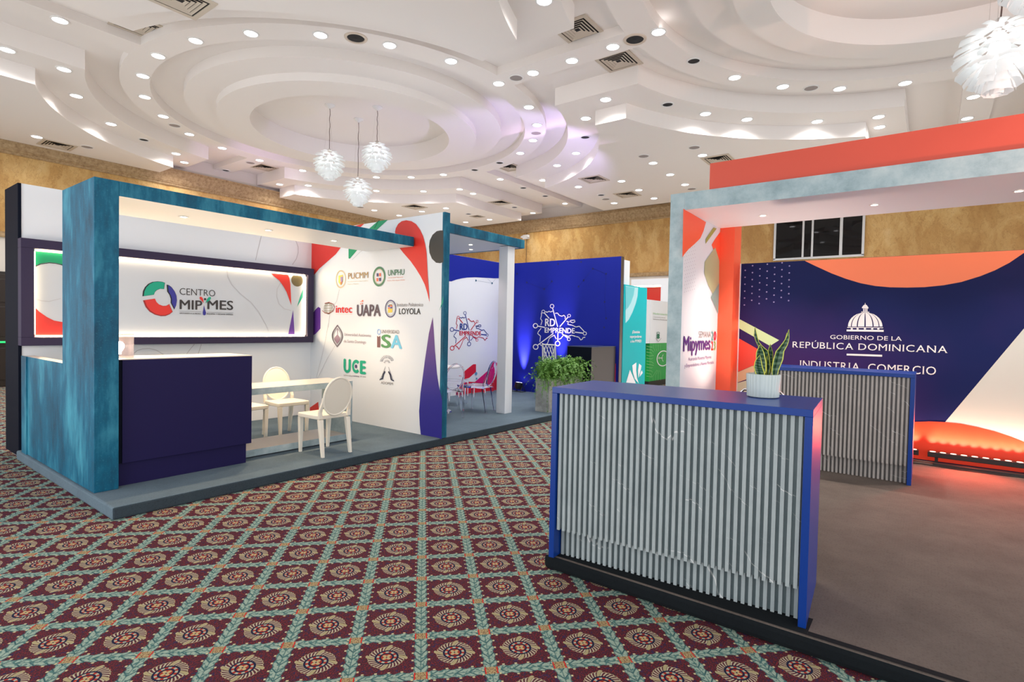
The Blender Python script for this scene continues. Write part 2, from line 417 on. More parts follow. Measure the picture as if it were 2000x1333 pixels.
def serif_text(pn, name, txt, bl, br_x, hpx, mat, layer=1, bold=.01, gap=.19):
    bold = 0
    u0, z0 = pn.uv(*bl); u1 = pn.uv(br_x, bl[1])[0]; h = pn.uv(bl[0], bl[1]-hpx)[1]-z0; cap = text_cap(bold)
    x = 0; bm = bm_new(); items = []
    for ch in txt:
        if ch == ' ': x += .45; continue
        me = text_mesh(ch, bold); xs = [v.co.x for v in me.vertices]; a, b = min(xs), max(xs)
        wch = (b-a)/cap*(1.6 if ch == 'I' else 1)
        off = x + (wch-(b-a)/cap)/2
        idx = [bm.verts.new(((v.co.x-a)/cap+off, v.co.y/cap, 0)) for v in me.vertices]
        for p in me.polygons:
            try: bm.faces.new([idx[i] for i in p.vertices])
            except ValueError: pass
        for fx, t in SERIF.get(ch, ()):
            c = x+wch*fx; hw = .115; y0, y1 = (0, .055) if t == 0 else (.945, 1)
            bm.faces.new([bm.verts.new(q) for q in ((c-hw, y0, 0), (c+hw, y0, 0), (c+hw, y1, 0), (c-hw, y1, 0))])
        x += wch+gap; bpy.data.meshes.remove(me)
    tot = x-gap; k = (u1-u0)/tot
    for v in bm.verts: v.co = pn.w(u0+v.co.x*k, z0+v.co.y*h, layer)
    return pn.fin(name, bm, mat)
# ------------------------------------------------------------------ room shell
XW, YW, X0, Y0 = 17.0, 16.2, -4.0, -9.0
bm = bm_new(); box(bm, X0, Y0, -.1, XW, YW, 0); struct(obj('floor', bm, M['carpet']))
def wall(name, b, split):
    bm = bm_new(); x0, y0, x1, y1 = b
    for f in box(bm, x0, y0, 0, x1, y1, split): f.material_index = 0
    for f in box(bm, x0, y0, split, x1, y1, 5.52): f.material_index = 1
    for f in box(bm, x0, y0, 5.52, x1, y1, 6.2): f.material_index = 0
    return struct(obj(name, bm, [M['wallwhite'], M['marble']]))
wall('wall_left', (X0, YW, XW+.2, YW+.2), 3.33)
wall('wall_back', (XW, Y0, XW+.2, YW, ), 3.33)
def profile_along(bm, prof, axis):   # prof: (distance from wall, z)
    if axis == 'y':
        A = [bm.verts.new((X0, YW-d, z)) for d, z in prof]; B = [bm.verts.new((XW, YW-d, z)) for d, z in prof]
    else:
        A = [bm.verts.new((XW-d, Y0, z)) for d, z in prof]; B = [bm.verts.new((XW-d, YW, z)) for d, z in prof]
    n = len(prof)
    for i in range(n): bm.faces.new([A[i], A[(i+1) % n], B[(i+1) % n], B[i]])
CORN = [(0, 5.10), (.03, 5.10), (.05, 5.13), (.05, 5.155), (.075, 5.17), (.075, 5.19), (.09, 5.20), (.12, 5.30), (.17, 5.40), (.19, 5.44), (.19, 5.47), (.21, 5.48), (.21, 5.52), (0, 5.52)]
LEDGE = [(0, 3.27), (.04, 3.27), (.05, 3.30), (.05, 3.33), (.035, 3.35), (.035, 3.39), (0, 3.40)]
for n, (pr, ax) in enumerate(((CORN, 'y'), (CORN, 'x'), (LEDGE, 'y'), (LEDGE, 'x'))):
    bm = bm_new(); profile_along(bm, pr, ax); struct(obj('trim_%d' % (n+1), bm, M['cornice']))

# door in the far left wall
door = struct(thing('door_1', None, None, (2.45, YW, 0)))
brown = plain('dark_brown_wood', (.018, .010, .006), .4)
boxobj('door_frame', (-.62, -.06, 0, .62, -.001, 2.52), plain('dark_door_frame', (.012, .008, .006), .4), door, .006)
for s in (-1, 1):
    lf = boxobj('door_leaf', (min(0, s*.56)+.004, -.10, .01, max(0, s*.56)-.004, -.061, 2.46), brown, door, .005)
    for z0, z1 in ((.15, .85), (1.1, 1.75), (1.85, 2.35)):
        boxobj('door_panel', (s*.28-.19, -.112, z0, s*.28+.19, -.1005, z1), brown, lf, .01)
    boxobj('push_bar', (s*.28-.22, -.16, .96, s*.28+.22, -.113, 1.0), plain('green_lit_bar', (.02, .45, .12), .4, 0, .5, (.02, .8, .2), .5), lf, .008)

# window high in the back wall
win = struct(thing('window_1', None, None, (XW, 0, 0)))
wa = [atx(px, 500, XW).y for px in (1513, 1568, 1586, 1641, 1685)]
wz0 = atx(1513, 508, XW).z; wz1 = wz0+1.15
bm = bm_new()
for y in (wa[0], wa[-1]): box(bm, -.05, y-.03, wz0, 0, y+.03, wz1)
for z in (wz0, wz1): box(bm, -.05, wa[-1]-.03, z-.03, 0, wa[0]+.03, z+.03)
obj('window_frame', bm, M['alu'], win, bevel=.004)
for y in wa[1:4]: boxobj('mullion', (-.055, y-.025 - (.02 if y == wa[3] else 0), wz0+.03, -.001, y+.025, wz1-.03), M['alu'], win, .004)
gl = plain('black_glass', (.002, .002, .003), .03, 0, .35)
for a, b in zip(wa, wa[1:]): boxobj('pane', (-.02, b+.02, wz0+.03, -.008, a-.02, wz1-.03), gl, win)

# ------------------------------------------------------------------ ceiling: soffit slabs, rings and coffers
CX, C1, C2 = 7.55, 10.15, -.55
Z0, Z1, ZA, Z2 = 5.35, 5.62, 5.80, 5.94
def arc(cx, cy_, R, p, q, n=40):
    a = math.atan2(p[1]-cy_, p[0]-cx); b = math.atan2(q[1]-cy_, q[0]-cx)
    if b-a > PI: b -= 2*PI
    if a-b > PI: b += 2*PI
    return [(cx+R*math.cos(a+(b-a)*i/n), cy_+R*math.sin(a+(b-a)*i/n)) for i in range(n+1)]
def cells(R, o, xe0, xe1, ye0, ye1):
    h = math.sqrt(R*R-o*o); out = []
    for s, xe in ((-1, xe0), (1, xe1)):
        xo, xh = CX+s*o, CX+s*h
        out.append([(xo, ye1)]+arc(CX, C1, R, (xo, C1+h), (xh, C1+o))+[(xe, C1+o), (xe, ye1)])
        out.append(arc(CX, C1, R, (xo, C1-h), (xh, C1-o))+[(xe, C1-o), (xe, C2+o)]+arc(CX, C2, R, (xh, C2+o), (xo, C2+h)))
        out.append([(xo, ye0)]+arc(CX, C2, R, (xo, C2-h), (xh, C2-o))+[(xe, C2-o), (xe, ye0)])
    return out
def slab(name, poly, z0, z1):
    bm = bm_new(); prism(bm, poly, z0, z1)
    return struct(obj(name, bm, M['ceiling']))
# upper plane with two round openings
def ring_plane(bm, z):
    seg = 96
    pts = {}
    for cyc in (C1, C2):
        o = [bm.verts.new((CX+3.73*math.cos(2*PI*i/seg), cyc+3.73*math.sin(2*PI*i/seg), z)) for i in range(seg)]
        q = []
        for i in range(seg):
            c, s = math.cos(2*PI*i/seg), math.sin(2*PI*i/seg); k = 3.9/max(abs(c), abs(s)); q.append(bm.verts.new((CX+k*c, cyc+k*s, z)))
        for i in range(seg): j = (i+1) % seg; bm.faces.new([o[i], o[j], q[j], q[i]])
    def quad(x0, y0, x1, y1): bm.faces.new([bm.verts.new(p) for p in ((x0, y0, z), (x1, y0, z), (x1, y1, z), (x0, y1, z))])
    quad(X0, Y0, CX-3.9, YW); quad(CX+3.9, Y0, XW, YW)
    quad(CX-3.9, Y0, CX+3.9, C2-3.9); quad(CX-3.9, C2+3.9, CX+3.9, C1-3.9); quad(CX-3.9, C1+3.9, CX+3.9, YW)
bm = bm_new(); ring_plane(bm, Z2); ring_plane(bm, Z2+.35)
struct(obj('ceiling', bm, M['ceiling']))
for p in cells(4.65, 1.03, X0, 16.4, Y0, YW-.02): slab('ceiling', p, Z1, Z2)
for p in cells(5.30, 1.65, X0, 16.0, Y0, YW-.20): slab('ceiling', p, Z0, Z1)
for cyc in (C1, C2):
    bm = bm_new(); lathe(bm, [(3.73, ZA), (4.18, ZA), (4.18, Z2), (3.73, Z2)], 96, (CX, cyc, 0), True); struct(obj('ceiling', bm, M['ceiling'], smooth=True))
    bm = bm_new()
    RI, TI = (2.06, 6.08) if cyc == C1 else (2.26, 6.02)
    lathe(bm, [(3.73, Z2), (3.73, 5.98), (3.20, 5.98), (3.20, 5.80), (2.66, 5.80), (2.66, 5.66), (RI, 5.66), (RI, TI), (0, TI)], 96, (CX, cyc, 0)); struct(obj('ceiling', bm, M['ceiling'], smooth=True))
for b in ((CX-.22, C2+4.1, CX+.25, C1-4.1), (CX-.22, C1+4.1, CX+.25, YW), (CX-.22, Y0, CX+.25, C2-4.1),
          (X0, C1-.25, CX-4.1, C1+.22), (CX+4.1, C1-.25, XW, C1+.22), (X0, C2-.25, CX-4.1, C2+.22), (CX+4.1, C2-.25, XW, C2+.22)):
    bm = bm_new(); box(bm, b[0], b[1], ZA+.0005, b[2], b[3], Z2); struct(obj('ceiling', bm, M['ceiling']))

# ------------------------------------------------------------------ ceiling fittings
ORD = 'first second third fourth fifth sixth seventh eighth ninth tenth eleventh twelfth thirteenth fourteenth fifteenth sixteenth'.split()
bm = bm_new(); lathe(bm, [(.088, 0), (.092, -.012), (.112, -.010), (.115, 0)], 28); 
root = thing('recessed_downlight', 'x', 'downlight')
obj('trim_ring', bm, M['trimw'], root, smooth=True)
bm = bm_new(); lathe(bm, [(.089, -.002), (.089, -.006), (.05, -.008), (0, -.009)], 28); obj('lens', bm, M['lens'], root, smooth=True)
DL = root; _first = [True]
def downlight(px, z, label, group, on=True, w=1.0):
    p = atz(px[0], px[1], z) if len(px) == 2 else Vector((px[0], px[1], z)); p.z = z
    if _first[0]: DL.location = p; DL['label'] = label; DL['group'] = group; _first[0] = False
    else: dup(DL, p, None, label, group)
    light('SPOT', 'downlight_lamp', (p.x, p.y, z-.03), DOWN_W*w, (1, .965, .93), (p.x, p.y, 0), spot_size=math.radians(150), spot_blend=.9, shadow_soft_size=.09)
groups = [
 ('clockwise on the lowered ring round the three pendants', ZA, [(761, 88), (881, 119), (974, 163), (1033, 209), (1049, 244), (1041, 274), (1016, 299), (866, 341), (803, 346), (735, 346), (591, 333), (507, 313), (434, 289), (370, 262), (319, 227), (283, 189), (279, 148), (309, 109), (382, 79), (490, 65), (626, 68)]),
 ('from the left on the stepped arc above the left wall', Z1, [(125, 135), (149, 187), (217, 242), (344, 300), (360, 317)]),
 ('from the left on the stepped arc behind the pendants', Z1, [(546, 360), (602, 362), (735, 372.6), (827, 373.5), (898, 369.6), (924, 378)]),
 ('from the front on the curved step right of the pendants', Z1, [(1183, 194), (1144, 231), (1125, 299), (1088, 323), (1060, 352)]),
 ('from the pendants on the beam joining the two round coffers', ZA, [(1041, 142), (1117, 118), (1197, 91)]),
 ('from the left on the round coffer above the orange board', ZA, [(1286, 62), (1435, 151), (1529, 169), (1640, 173), (1768, 162)]),
 ('from the left on the bright step just above the orange board', Z1, [(1378, 222), (1459, 233), (1596, 237), (1716, 228), (1718, 248)]),
 ('from the top on the short beam by the large pendant', ZA, [(1901, 189), (1889, 231)]),
 ('of the flat panel above the blue wall, counted roughly clockwise', Z0, [(1275.6, 318.3), (1308.9, 341), (1372, 303), (1338, 360.5), (1214, 353.6), (1129.7, 364.8), (1247.7, 371), (1277.4, 387.3), (1199.6, 396.7)]),
 ('from the pendants on the narrow far beam', ZA, [(977, 350), (1103.6, 397.5)]),
 ('from the left on the flat panel above the logo wall', Z0, [(731, 410.7), (779.5, 420.7), (824, 413), (871, 406.6), (909.6, 434), (956, 428.8)]),
 ('on the bluish beam at the top left', ZA, [(117, 39)]),
 ('at the left edge above the bright white step', Z1, [(14, 97)]),
 ('beside the slatted vent over the left wall', Z0, [(72, 267)]),
 ('at the step end near the back wall cornice', Z1, [(1040.8, 416)]),
 ('at the top edge over the curved white step', Z1, [(1063, 1)]),
]
for where, z, L in groups:
    for i, q in enumerate(L):
        lab = '%s lit downlight %s' % (ORD[i] if i < 16 else '%s-from-last' % ORD[len(L)-1-i], where) if len(L) > 1 else 'single lit downlight %s' % where
        downlight(q, z, lab, 'lit downlights '+where, True, 1.7 if z == Z1 else 1.0)
# lamps of the same rings beyond the picture's edge
for a in (200, 215, 230, 245, 260, 275, 290, 305, 320, 335, 350, 5, 20):
    aa = math.radians(a); x, y = CX+3.95*math.cos(aa), C2+3.95*math.sin(aa)
    light('SPOT', 'downlight_lamp', (x, y, ZA-.03), DOWN_W, (1, .965, .93), (x, y, 0), spot_size=math.radians(150), spot_blend=.9, shadow_soft_size=.09)
# dark (unlit) fittings, loudspeakers
def roundfit(nm, lab, cat, grp, lst, prof, mat, mat2=None, prof2=None, part='grille'):
    first = None
    for q, z, L in lst:
        p = atz(q[0], q[1], z); p.z = z
        if first is None:
            first = thing(nm, L, cat, p, 0, grp)
            bm = bm_new(); lathe(bm, prof, 28); obj('trim_ring', bm, mat, first, smooth=True)
            bm = bm_new(); lathe(bm, prof2, 24); obj(part, bm, mat2, first, smooth=True)
        else: dup(first, p, None, L, grp)
roundfit('ceiling_loudspeaker', '', 'loudspeaker', 'open black loudspeakers in the ceiling rings',
    [((695, 74), ZA, 'black open loudspeaker between two downlights on the pendant coffer ring'), ((1240, 77), ZA, 'black open loudspeaker in the beam end beside a square vent')],
    [(.125, 0), (.130, -.014), (.165, -.010), (.17, 0)], plain('beige_ring', sRGB(205, 190, 175), .5), M['hole'], [(.126, -.002), (.10, -.006), (.06, -.004), (.03, -.012), (0, -.014)], 'cone')
roundfit('speaker_grille', '', 'loudspeaker', 'flat round loudspeaker grilles in the ceiling',
    [((341, 245), ZA, 'flat grey speaker grille on the coffer ring, left of the pendants'), ((1008, 152), ZA, 'flat grey speaker grille where the coffer ring meets the straight beam'), ((1047, 260), ZA, 'flat pale speaker grille on the violet lit part of the ring'),
     ((1584, 172), ZA, 'flat beige speaker grille on the ring above the orange board'), ((1257, 305), Z0, 'flat grey speaker grille nearest the curved step on the low panel'), ((1356, 288), Z0, 'flat beige speaker grille just above the left end of the orange board'),
     ((1351, 369), Z0, 'flat tan speaker grille close to the grey portal corner'), ((1183, 389), Z0, 'flat tan speaker grille beside a dark fitting above the blue wall'), ((489, 318), ZA, 'small flat speaker grille in the violet lit channel'), ((704, 405), Z0, 'flat tan speaker grille below the lowest pendant'), ((170, 287), Z0, 'flat grey speaker grille beside the slatted vent by the left wall')],
    [(.105, 0), (.108, -.01), (.128, -.008), (.13, 0)], M['trimw'], M['speaker'], [(.106, -.004), (.05, -.007), (0, -.008)], 'grille')
roundfit('unlit_downlight', '', 'downlight', 'unlit dark downlights',
    [((1355, 119), ZA, 'unlit dark downlight on the peach lit coffer ring'), ((1304, 204), Z1, 'unlit dark downlight on the step before the orange coffer'), ((1143, 268), Z1, 'unlit dark downlight on the violet lit step'), ((281, 273), Z1, 'unlit dark downlight on the step near the left wall'),
     ((927, 332), ZA, 'unlit dark downlight on the ring, right of the pendants'), ((976, 318), ZA, 'unlit dark downlight just before a square vent'), ((1022, 367), ZA, 'unlit dark downlight on the far beam, nearer one'), ((1065, 383), ZA, 'unlit dark downlight on the far beam, farther one'),
     ((1005, 405), Z1, 'unlit dark downlight beside a vent on the far strip'), ((915, 418), Z0, 'unlit dark downlight beside a small vent above the logo wall end'), ((1174, 381), Z0, 'unlit dark downlight beside a tan grille on the low panel'), ((441, 333), ZA, 'unlit dark downlight in the violet lit channel')],
    [(.088, 0), (.092, -.012), (.112, -.010), (.115, 0)], M['trimw'], M['hole'], [(.089, -.002), (.06, -.006), (.04, -.003), (0, -.009)], 'reflector')
# square air vents
def vent(q, z, label, sx=.30, sy=.30):
    p = atz(q[0], q[1], z); p.z = z; t = thing('ceiling_vent', label, 'vent', p, 0, 'square air vents in the ceiling')
    bm = bm_new()
    for a, b in ((1, .80),):
        for x0, y0, x1, y1 in ((-a, -a, a, -b), (-a, b, a, a), (-a, -b, -b, b), (b, -b, a, b)): box(bm, x0*sx, y0*sy, -.014, x1*sx, y1*sy, 0)
    obj('vent_frame', bm, M['vent'], t)
    boxobj('backing', (-.80*sx, -.80*sy, -.004, .80*sx, .80*sy, -.001), M['hole'], t)
    for k in (.72, .56, .40, .24):
        bm = bm_new(); ko = k-.055
        for s in ((1, 0), (-1, 0), (0, 1), (0, -1)):   # sloping louvre, square ring
            if s[0]:
                v = [(s[0]*k*sx, -k*sy, -.016), (s[0]*k*sx, k*sy, -.016), (s[0]*(k-.11)*sx, (k-.11)*sy, -.004), (s[0]*(k-.11)*sx, -(k-.11)*sy, -.004)]
            else:
                v = [(-k*sx, s[1]*k*sy, -.016), (k*sx, s[1]*k*sy, -.016), ((k-.11)*sx, s[1]*(k-.11)*sy, -.004), (-(k-.11)*sx, s[1]*(k-.11)*sy, -.004)]
            bm.faces.new([bm.verts.new(a) for a in v])
        obj('slat', bm, M['vent'], t)
for q, z, L in (((352, 0), Z0, 'tan square vent at the top edge above the coffer ring'), ((1128, 58), Z2, 'square vent half hidden behind the curved lit step'), ((1208, 119), Z2, 'largest whole square vent, between the beam and the step'), ((112, 283), Z0, 'tan slatted vent on the panel beside the left wall'),
    ((996, 327), Z2, 'square vent past the ring, right of the pendants'), ((1160, 350), Z0, 'square vent on the low panel close to the curved step'), ((1225, 380), Z0, 'square vent on the low panel nearer the back wall'), ((977, 396), Z1, 'tan square vent on the far strip above the small teal canopy'), ((1073, 411), Z2-.1, 'square vent near the back wall cornice'),
    ((810, 404), Z0, 'tan square vent above the red drop of the logo wall'), ((517, 327), Z2-.05, 'narrow dark vent in the violet lit channel'), ((1403, 311), Z0, 'square vent just above the orange board'), ((270, 50), Z2, 'vent corner showing where the left beam meets the ring'), ((932, 423), Z0, 'small vent beside a dark fitting above the logo wall end')):
    if z == Z2-.1: z = Z2
    if z == Z2-.05: z = Z2
    vent(q, z, L, *((.2, .2) if q[0] == 932 else (.30, .30)))

# ------------------------------------------------------------------ pendant lamps
leafm = G('glowing_white_leaf'); leafm = leafm.out((.86, .88, .88), .4, 0, .4, (.92, .97, 1), .03)
def leaf_mesh(w, L):
    bm = bm_new(); rows = []
    for i, t in enumerate((0, .35, .7, 1)):
        hw = w*(.34+.16*t); rows.append([bm.verts.new((L*t-.02, hw*u, -.18*L*t*t - abs(u)**2*.10*w - (.02 if 0 else 0))) for u in (-1, -.5, 0, .5, 1)])
    for A, B in zip(rows, rows[1:]):
        for k in range(4): bm.faces.new([A[k], A[k+1], B[k+1], B[k]])
    me = bpy.data.meshes.new('leaf'); bm.to_mesh(me); bm.free(); me.materials.append(leafm)
    for p in me.polygons: p.use_smooth = True
    return me
LM = [leaf_mesh(.128, .185), leaf_mesh(.120, .17), leaf_mesh(.100, .14), leaf_mesh(.07, .11)]
def pendant(x, y, ztop, label, zc=6.08):
    """leaf lamp hung from the coffer centre at z 6.08; ztop: top of the shade"""
    t = thing('pendant_lamp', label, 'pendant lamp', (x, y, ztop), random.uniform(0, 1), 'white leafy pendant lamps')
    H = .57; top = zc-ztop
    bm = bm_new(); lathe(bm, [(.0, top), (.105, top), (.105, top-.012), (.045, top-.05), (.012, top-.075), (0, top-.075)], 24); obj('canopy', bm, M['trimw'], t, smooth=True)
    bm = bm_new(); n = 14; tube(bm, [(.006*math.sin(k*1.3), .005*math.cos(k*1.7), top-.07-(top-.07)*k/n) for k in range(n+1)], .006, 6); obj('cord', bm, plain('brown_cord', (.10, .06, .05), .6), t)
    for k in range(3):
        a = k*2*PI/3; bm = bm_new(); tube(bm, [(.03*math.cos(a), .03*math.sin(a), top-.05), (.10*math.cos(a), .10*math.sin(a), -.06)], .0015, 4); obj('suspension_wire', bm, M['chrome'], t)
    bm = bm_new(); lathe(bm, [(0, .03), (.03, .03), (.03, -.02), (0, -.02)], 16); obj('cap', bm, M['chrome'], t, smooth=True)
    bm = bm_new(); lathe(bm, [(.0, -.08), (.05, -.12), (.075, -.22), (.07, -.38), (0, -.46)], 16); obj('diffuser', bm, plain('lamp_glow', (1, 1, 1), .5, 0, .5, (.95, .98, 1), 1.6), t, smooth=True)
    tiers = [(.02, .09, -.22, 3, 8), (.08, .15, -.14, 1, 10), (.15, .19, -.02, 0, 11), (.22, .205, .16, 0, 12), (.30, .20, .36, 0, 12), (.37, .175, .58, 1, 11), (.43, .14, .80, 2, 10), (.48, .10, 1.0, 2, 8), (.52, .055, 1.25, 3, 6)]
    for k, (dz, rr, tilt, mi, n) in enumerate(tiers):
        for i in range(n):
            a = 2*PI*(i+.5*(k % 2))/n
            o = bpy.data.objects.new('leaf', LM[mi]); C.objects.link(o); o.parent = t
            o.location = (rr*.82*math.cos(a), rr*.82*math.sin(a), -dz); o.rotation_euler = (random.uniform(-.12, .12), tilt+.14+random.uniform(-.12, .12), a)
    light('POINT', 'pendant_bulb', (x, y, ztop-.27), 2.6, (.93, .97, 1), shadow_soft_size=.07)
pendant(6.9, 10.1, 5.14, 'white leafy pendant lamp, the one hanging farthest left of the three')
pendant(7.53, 9.35, 5.34, 'white leafy pendant lamp, hung highest of the three together')
pendant(7.74, 10.25, 4.77, 'white leafy pendant lamp, hung lowest of the three together')
q = atz(1951, 110, 3.95); pendant(q.x, q.y, 4.24, 'large near white leafy pendant lamp cut by the right edge of the photo', 6.02)
q = atz(2052, -62, 4.3); pendant(q.x, q.y, 4.58, 'white leafy pendant lamp barely entering the top right corner', 6.02)
# emergency light on the back wall
el = thing('emergency_light', 'small white wall box with a conduit on the marble wall above the blue booth', 'emergency light', (XW-.003, atx(1029, 464, XW).y, atx(1029, 464, XW).z))
boxobj('housing', (-.09, -.14, -.07, 0, .14, .09), M['trimw'], el, .01)
for s in (-1, 1):
    bm = bm_new(); lathe(bm, [(0, .0), (.05, 0), (.055, .03), (.03, .07), (0, .075)], 16); o = obj('lamp_head', bm, M['trimw'], el, (-.11, s*.15, -.02), smooth=True)
bm = bm_new(); tube(bm, [(-.01, 0, -.07), (-.01, 0, -1.35)], .012, 6); obj('conduit', bm, plain('brown_conduit', (.2, .12, .06), .5), el)
bm = bm_new(); tube(bm, [(-.01, 0, .09), (-.01, 0, .30)], .012, 6); obj('conduit', bm, plain('brown_conduit', (.2, .12, .06), .5), el)
# ================================================================== LEFT STAND
wht = M['print_white']
def vinyl(name, c, rough=.45): return plain(name, c, rough)
RED = vinyl('red_vinyl', (.72, .03, .02)); GREEN = vinyl('green_vinyl', (.0, .30, .13)); GREEN2 = vinyl('teal_green_vinyl', (.0, .36, .22)); PURP = vinyl('purple_vinyl', (.12, .035, .30)); BLUEV = vinyl('indigo_vinyl', (.03, .03, .28))
DKG = vinyl('dark_grey_vinyl', (.035, .03, .03)); GREYL = vinyl('pale_grey_line', (.50, .50, .53)); BLK = vinyl('black_vinyl', (.01, .01, .012)); OLIVE = vinyl('charcoal_dot', (.04, .038, .034))
def grad(name, axis, z0, c0, z1, c1):
    g = G(name); p = g.pos()[axis]; f = p.step(z0, z1); return g.out(g.mix(f, c0, c1), .45)
PGRAD = grad('purple_blue_print', 2, .5, (.025, .02, .26), 1.8, (.14, .04, .22))

# platform
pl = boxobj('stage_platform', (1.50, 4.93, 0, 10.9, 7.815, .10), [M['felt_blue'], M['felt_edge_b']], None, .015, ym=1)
tag(pl, 'low platform covered in blue grey felt under the left and blue stands', 'platform')

# back wall
bw = thing('display_wall', 'tall white printed back wall of the stand with the glowing logo panel', 'wall panel', (1.55, 7.83, 0))
boxobj('panel', (0, 0, 0, 3.60, .40, 2.98), [wht], bw)
boxobj('end_panel', (-.03, -.01, .03, -.001, .56, 2.98), [M['navy_dark']], bw, .003)
PB = Panel('y', 7.83, bw)
z5 = lambda pts: crop(400, 420, 4.7625, pts)
PB.stroke('printed_line', [z5([(530, 178), (512, 250), (490, 340), (472, 420)])], 1.3, GREYL)
PB.stroke('printed_line', [z5([(825, 220), (850, 250), (868, 300), (868, 350), (850, 410), (815, 462)])], 1.3, GREYL)
zc = lambda pts: crop(200, 640, 3.703, pts)
PB.stroke('printed_line', [zc([(220, 195), (250, 168), (290, 155), (340, 152), (390, 165), (440, 195)])], 1.3, GREYL)
PB.stroke('printed_line', [zc([(610, 190), (640, 150), (665, 122)]), zc([(692, 190), (705, 155), (715, 122)])], 1.3, GREYL)

# light box
lb = thing('illuminated_sign', 'long dark framed light box with a round three-colour emblem and lettering', 'light box', (1.52, 7.70, 0))
FX0, FX1, FZ0, FZ1 = 0, 3.49, 1.235, 2.385
IX0, IX1, IZ0, IZ1 = .11, 3.39, 1.325, 2.285
FD = M['frame_dark']
boxobj('frame_board', (FX0, 0, IZ1, FX1, .125, FZ1), FD, lb, .003); boxobj('frame_board', (FX0, 0, FZ0, FX1, .125, IZ0), FD, lb, .003)
boxobj('frame_board', (FX0, 0, IZ0+.0005, IX0, .125, IZ1-.0005), FD, lb, .003); boxobj('frame_board', (IX1, 0, IZ0+.0005, FX1, .125, IZ1-.0005), FD, lb, .003)
boxobj('sign_panel', (IX0+.001, .095, IZ0+.001, IX1-.001, .12, IZ1-.001), plain('sign_vinyl', (.60, .63, .67), .5, 0, .2), lb)
for b in ((IX0+.02, .05, IZ1-.022, IX1-.02, .075, IZ1-.004), (IX0+.02, .05, IZ0+.004, IX1-.02, .075, IZ0+.022), (IX0+.004, .05, IZ0+.03, IX0+.020, .075, IZ1-.03), (IX1-.020, .05, IZ0+.03, IX1-.004, .075, IZ1-.03)):
    boxobj('light_strip', b, M['strip'], lb)
PS = Panel('y', 7.795, lb)
zf = lambda pts: crop(30, 450, 5.33, pts)
zi0, zi1 = IZ0+.002, IZ1-.002
gr = [PS.uv(*q) for q in zf([(196, 375), (260, 347), (350, 334), (420, 340), (480, 355), (560, 390)])]
PS.poly_uv('printed_shape', [(gr[0][0], zi1)]+gr+[(gr[-1][0]+.05, zi1)], GREEN, 1)
PS.stroke_uv('printed_outline', [[(u, z-.006) for u, z in gr]], .008, BLK, 2)
rd = [PS.uv(*q) for q in zf([(196, 800), (250, 850), (330, 905), (400, 940), (480, 955), (560, 950)])]
PS.poly_uv('printed_shape', [(rd[0][0], zi0)]+rd+[(rd[-1][0]+.05, zi0)], RED, 1)
PS.stroke('printed_line', [zf([(210, 715), (270, 735), (350, 742), (470, 712)])], 1.2, GREYL)
PS.poly('printed_shape', z5([(615, 542), (640, 570), (690, 610), (730, 665), (760, 720), (785, 790), (803, 840), (800, 760), (795, 650), (785, 590), (770, 550)]), RED, 2)
PS.ell('printed_dot', z5([(858, 610)])[0], 11.3, 12.0, vinyl('olive_dot', (.16, .12, .045)), 1)
PS.poly('printed_shape', z5([(914, 690), (912, 765), (858, 856), (880, 780)]), GREEN2, 1)
PS.poly('printed_shape', z5([(821, 885), (834, 1110), (776, 1110), (800, 990)]), PURP, 1)
PS.stroke('printed_line', [z5([(205, 515), (212, 570), (250, 650), (330, 735), (430, 815), (500, 900), (560, 1010), (590, 1080)])], 1.2, GREYL)
PS.stroke('printed_line', [z5([(740, 590), (700, 640), (672, 690), (668, 760), (690, 830), (740, 875), (800, 890)])], 1.2, GREYL)
# emblem
zl = lambda pts: crop(240, 500, 7.692, pts)
PS.poly('emblem_arc', zl([(292, 608), (300, 530), (330, 470), (380, 420), (440, 392), (520, 383), (590, 390), (632, 405), (618, 500), (560, 495), (510, 515), (480, 545), (466, 585)]), BLK, 1)
PS.poly('emblem_arc', zl([(312, 604), (322, 535), (350, 475), (400, 425), (460, 396), (530, 389), (590, 395), (625, 408), (612, 498), (555, 493), (505, 512), (478, 542), (463, 583)]), GREEN2, 2)
PS.poly('emblem_arc', zl([(300, 670), (480, 643), (500, 690), (540, 730), (600, 752), (650, 750), (695, 725), (748, 842), (700, 880), (640, 905), (570, 908), (480, 885), (400, 840), (340, 770)]), vinyl('deep_red_vinyl', (.35, .015, .012)), 1)
PS.poly('emblem_arc', zl([(325, 668), (480, 645), (502, 693), (542, 733), (600, 756), (655, 752), (692, 730), (738, 840), (690, 872), (630, 892), (565, 893), (480, 868), (410, 822), (355, 750)]), RED, 2)
PS.poly('emblem_arc', zl([(655, 432), (665, 540), (700, 590), (718, 650), (716, 705), (770, 810), (800, 745), (812, 670), (805, 600), (775, 530), (730, 470), (690, 440)]), BLK, 1)
PS.poly('emblem_arc', zl([(678, 440), (683, 538), (716, 590), (734, 650), (732, 705), (776, 795), (800, 735), (808, 665), (800, 600), (770, 530), (727, 475)]), BLUEV, 2)
PS.text('lettering', 'CENTRO', zl([(850, 583)])[0], 240+1385/7.692, 100/7.692, DKG, 2, -.006)
PS.text('lettering', 'MIP', zl([(850, 800)])[0], 240+1190/7.692, 140/7.692, DKG, 2, .019)
PS.text('lettering', 'MES', zl([(1266, 800)])[0], 240+1655/7.692, 138/7.692, DKG, 2, .019)
PS.poly('figure_arm', zl([(1147, 625), (1165, 612), (1190, 625), (1205, 660), (1210, 712), (1185, 680), (1155, 650)]), RED, 3)
PS.poly('figure_arm', zl([(1240, 715), (1255, 660), (1285, 620), (1315, 618), (1322, 640), (1300, 670), (1262, 695)]), GREEN2, 3)
PS.ell('figure_head', zl([(1231, 652)])[0], 2.1, 2.2, BLK, 3, 20)
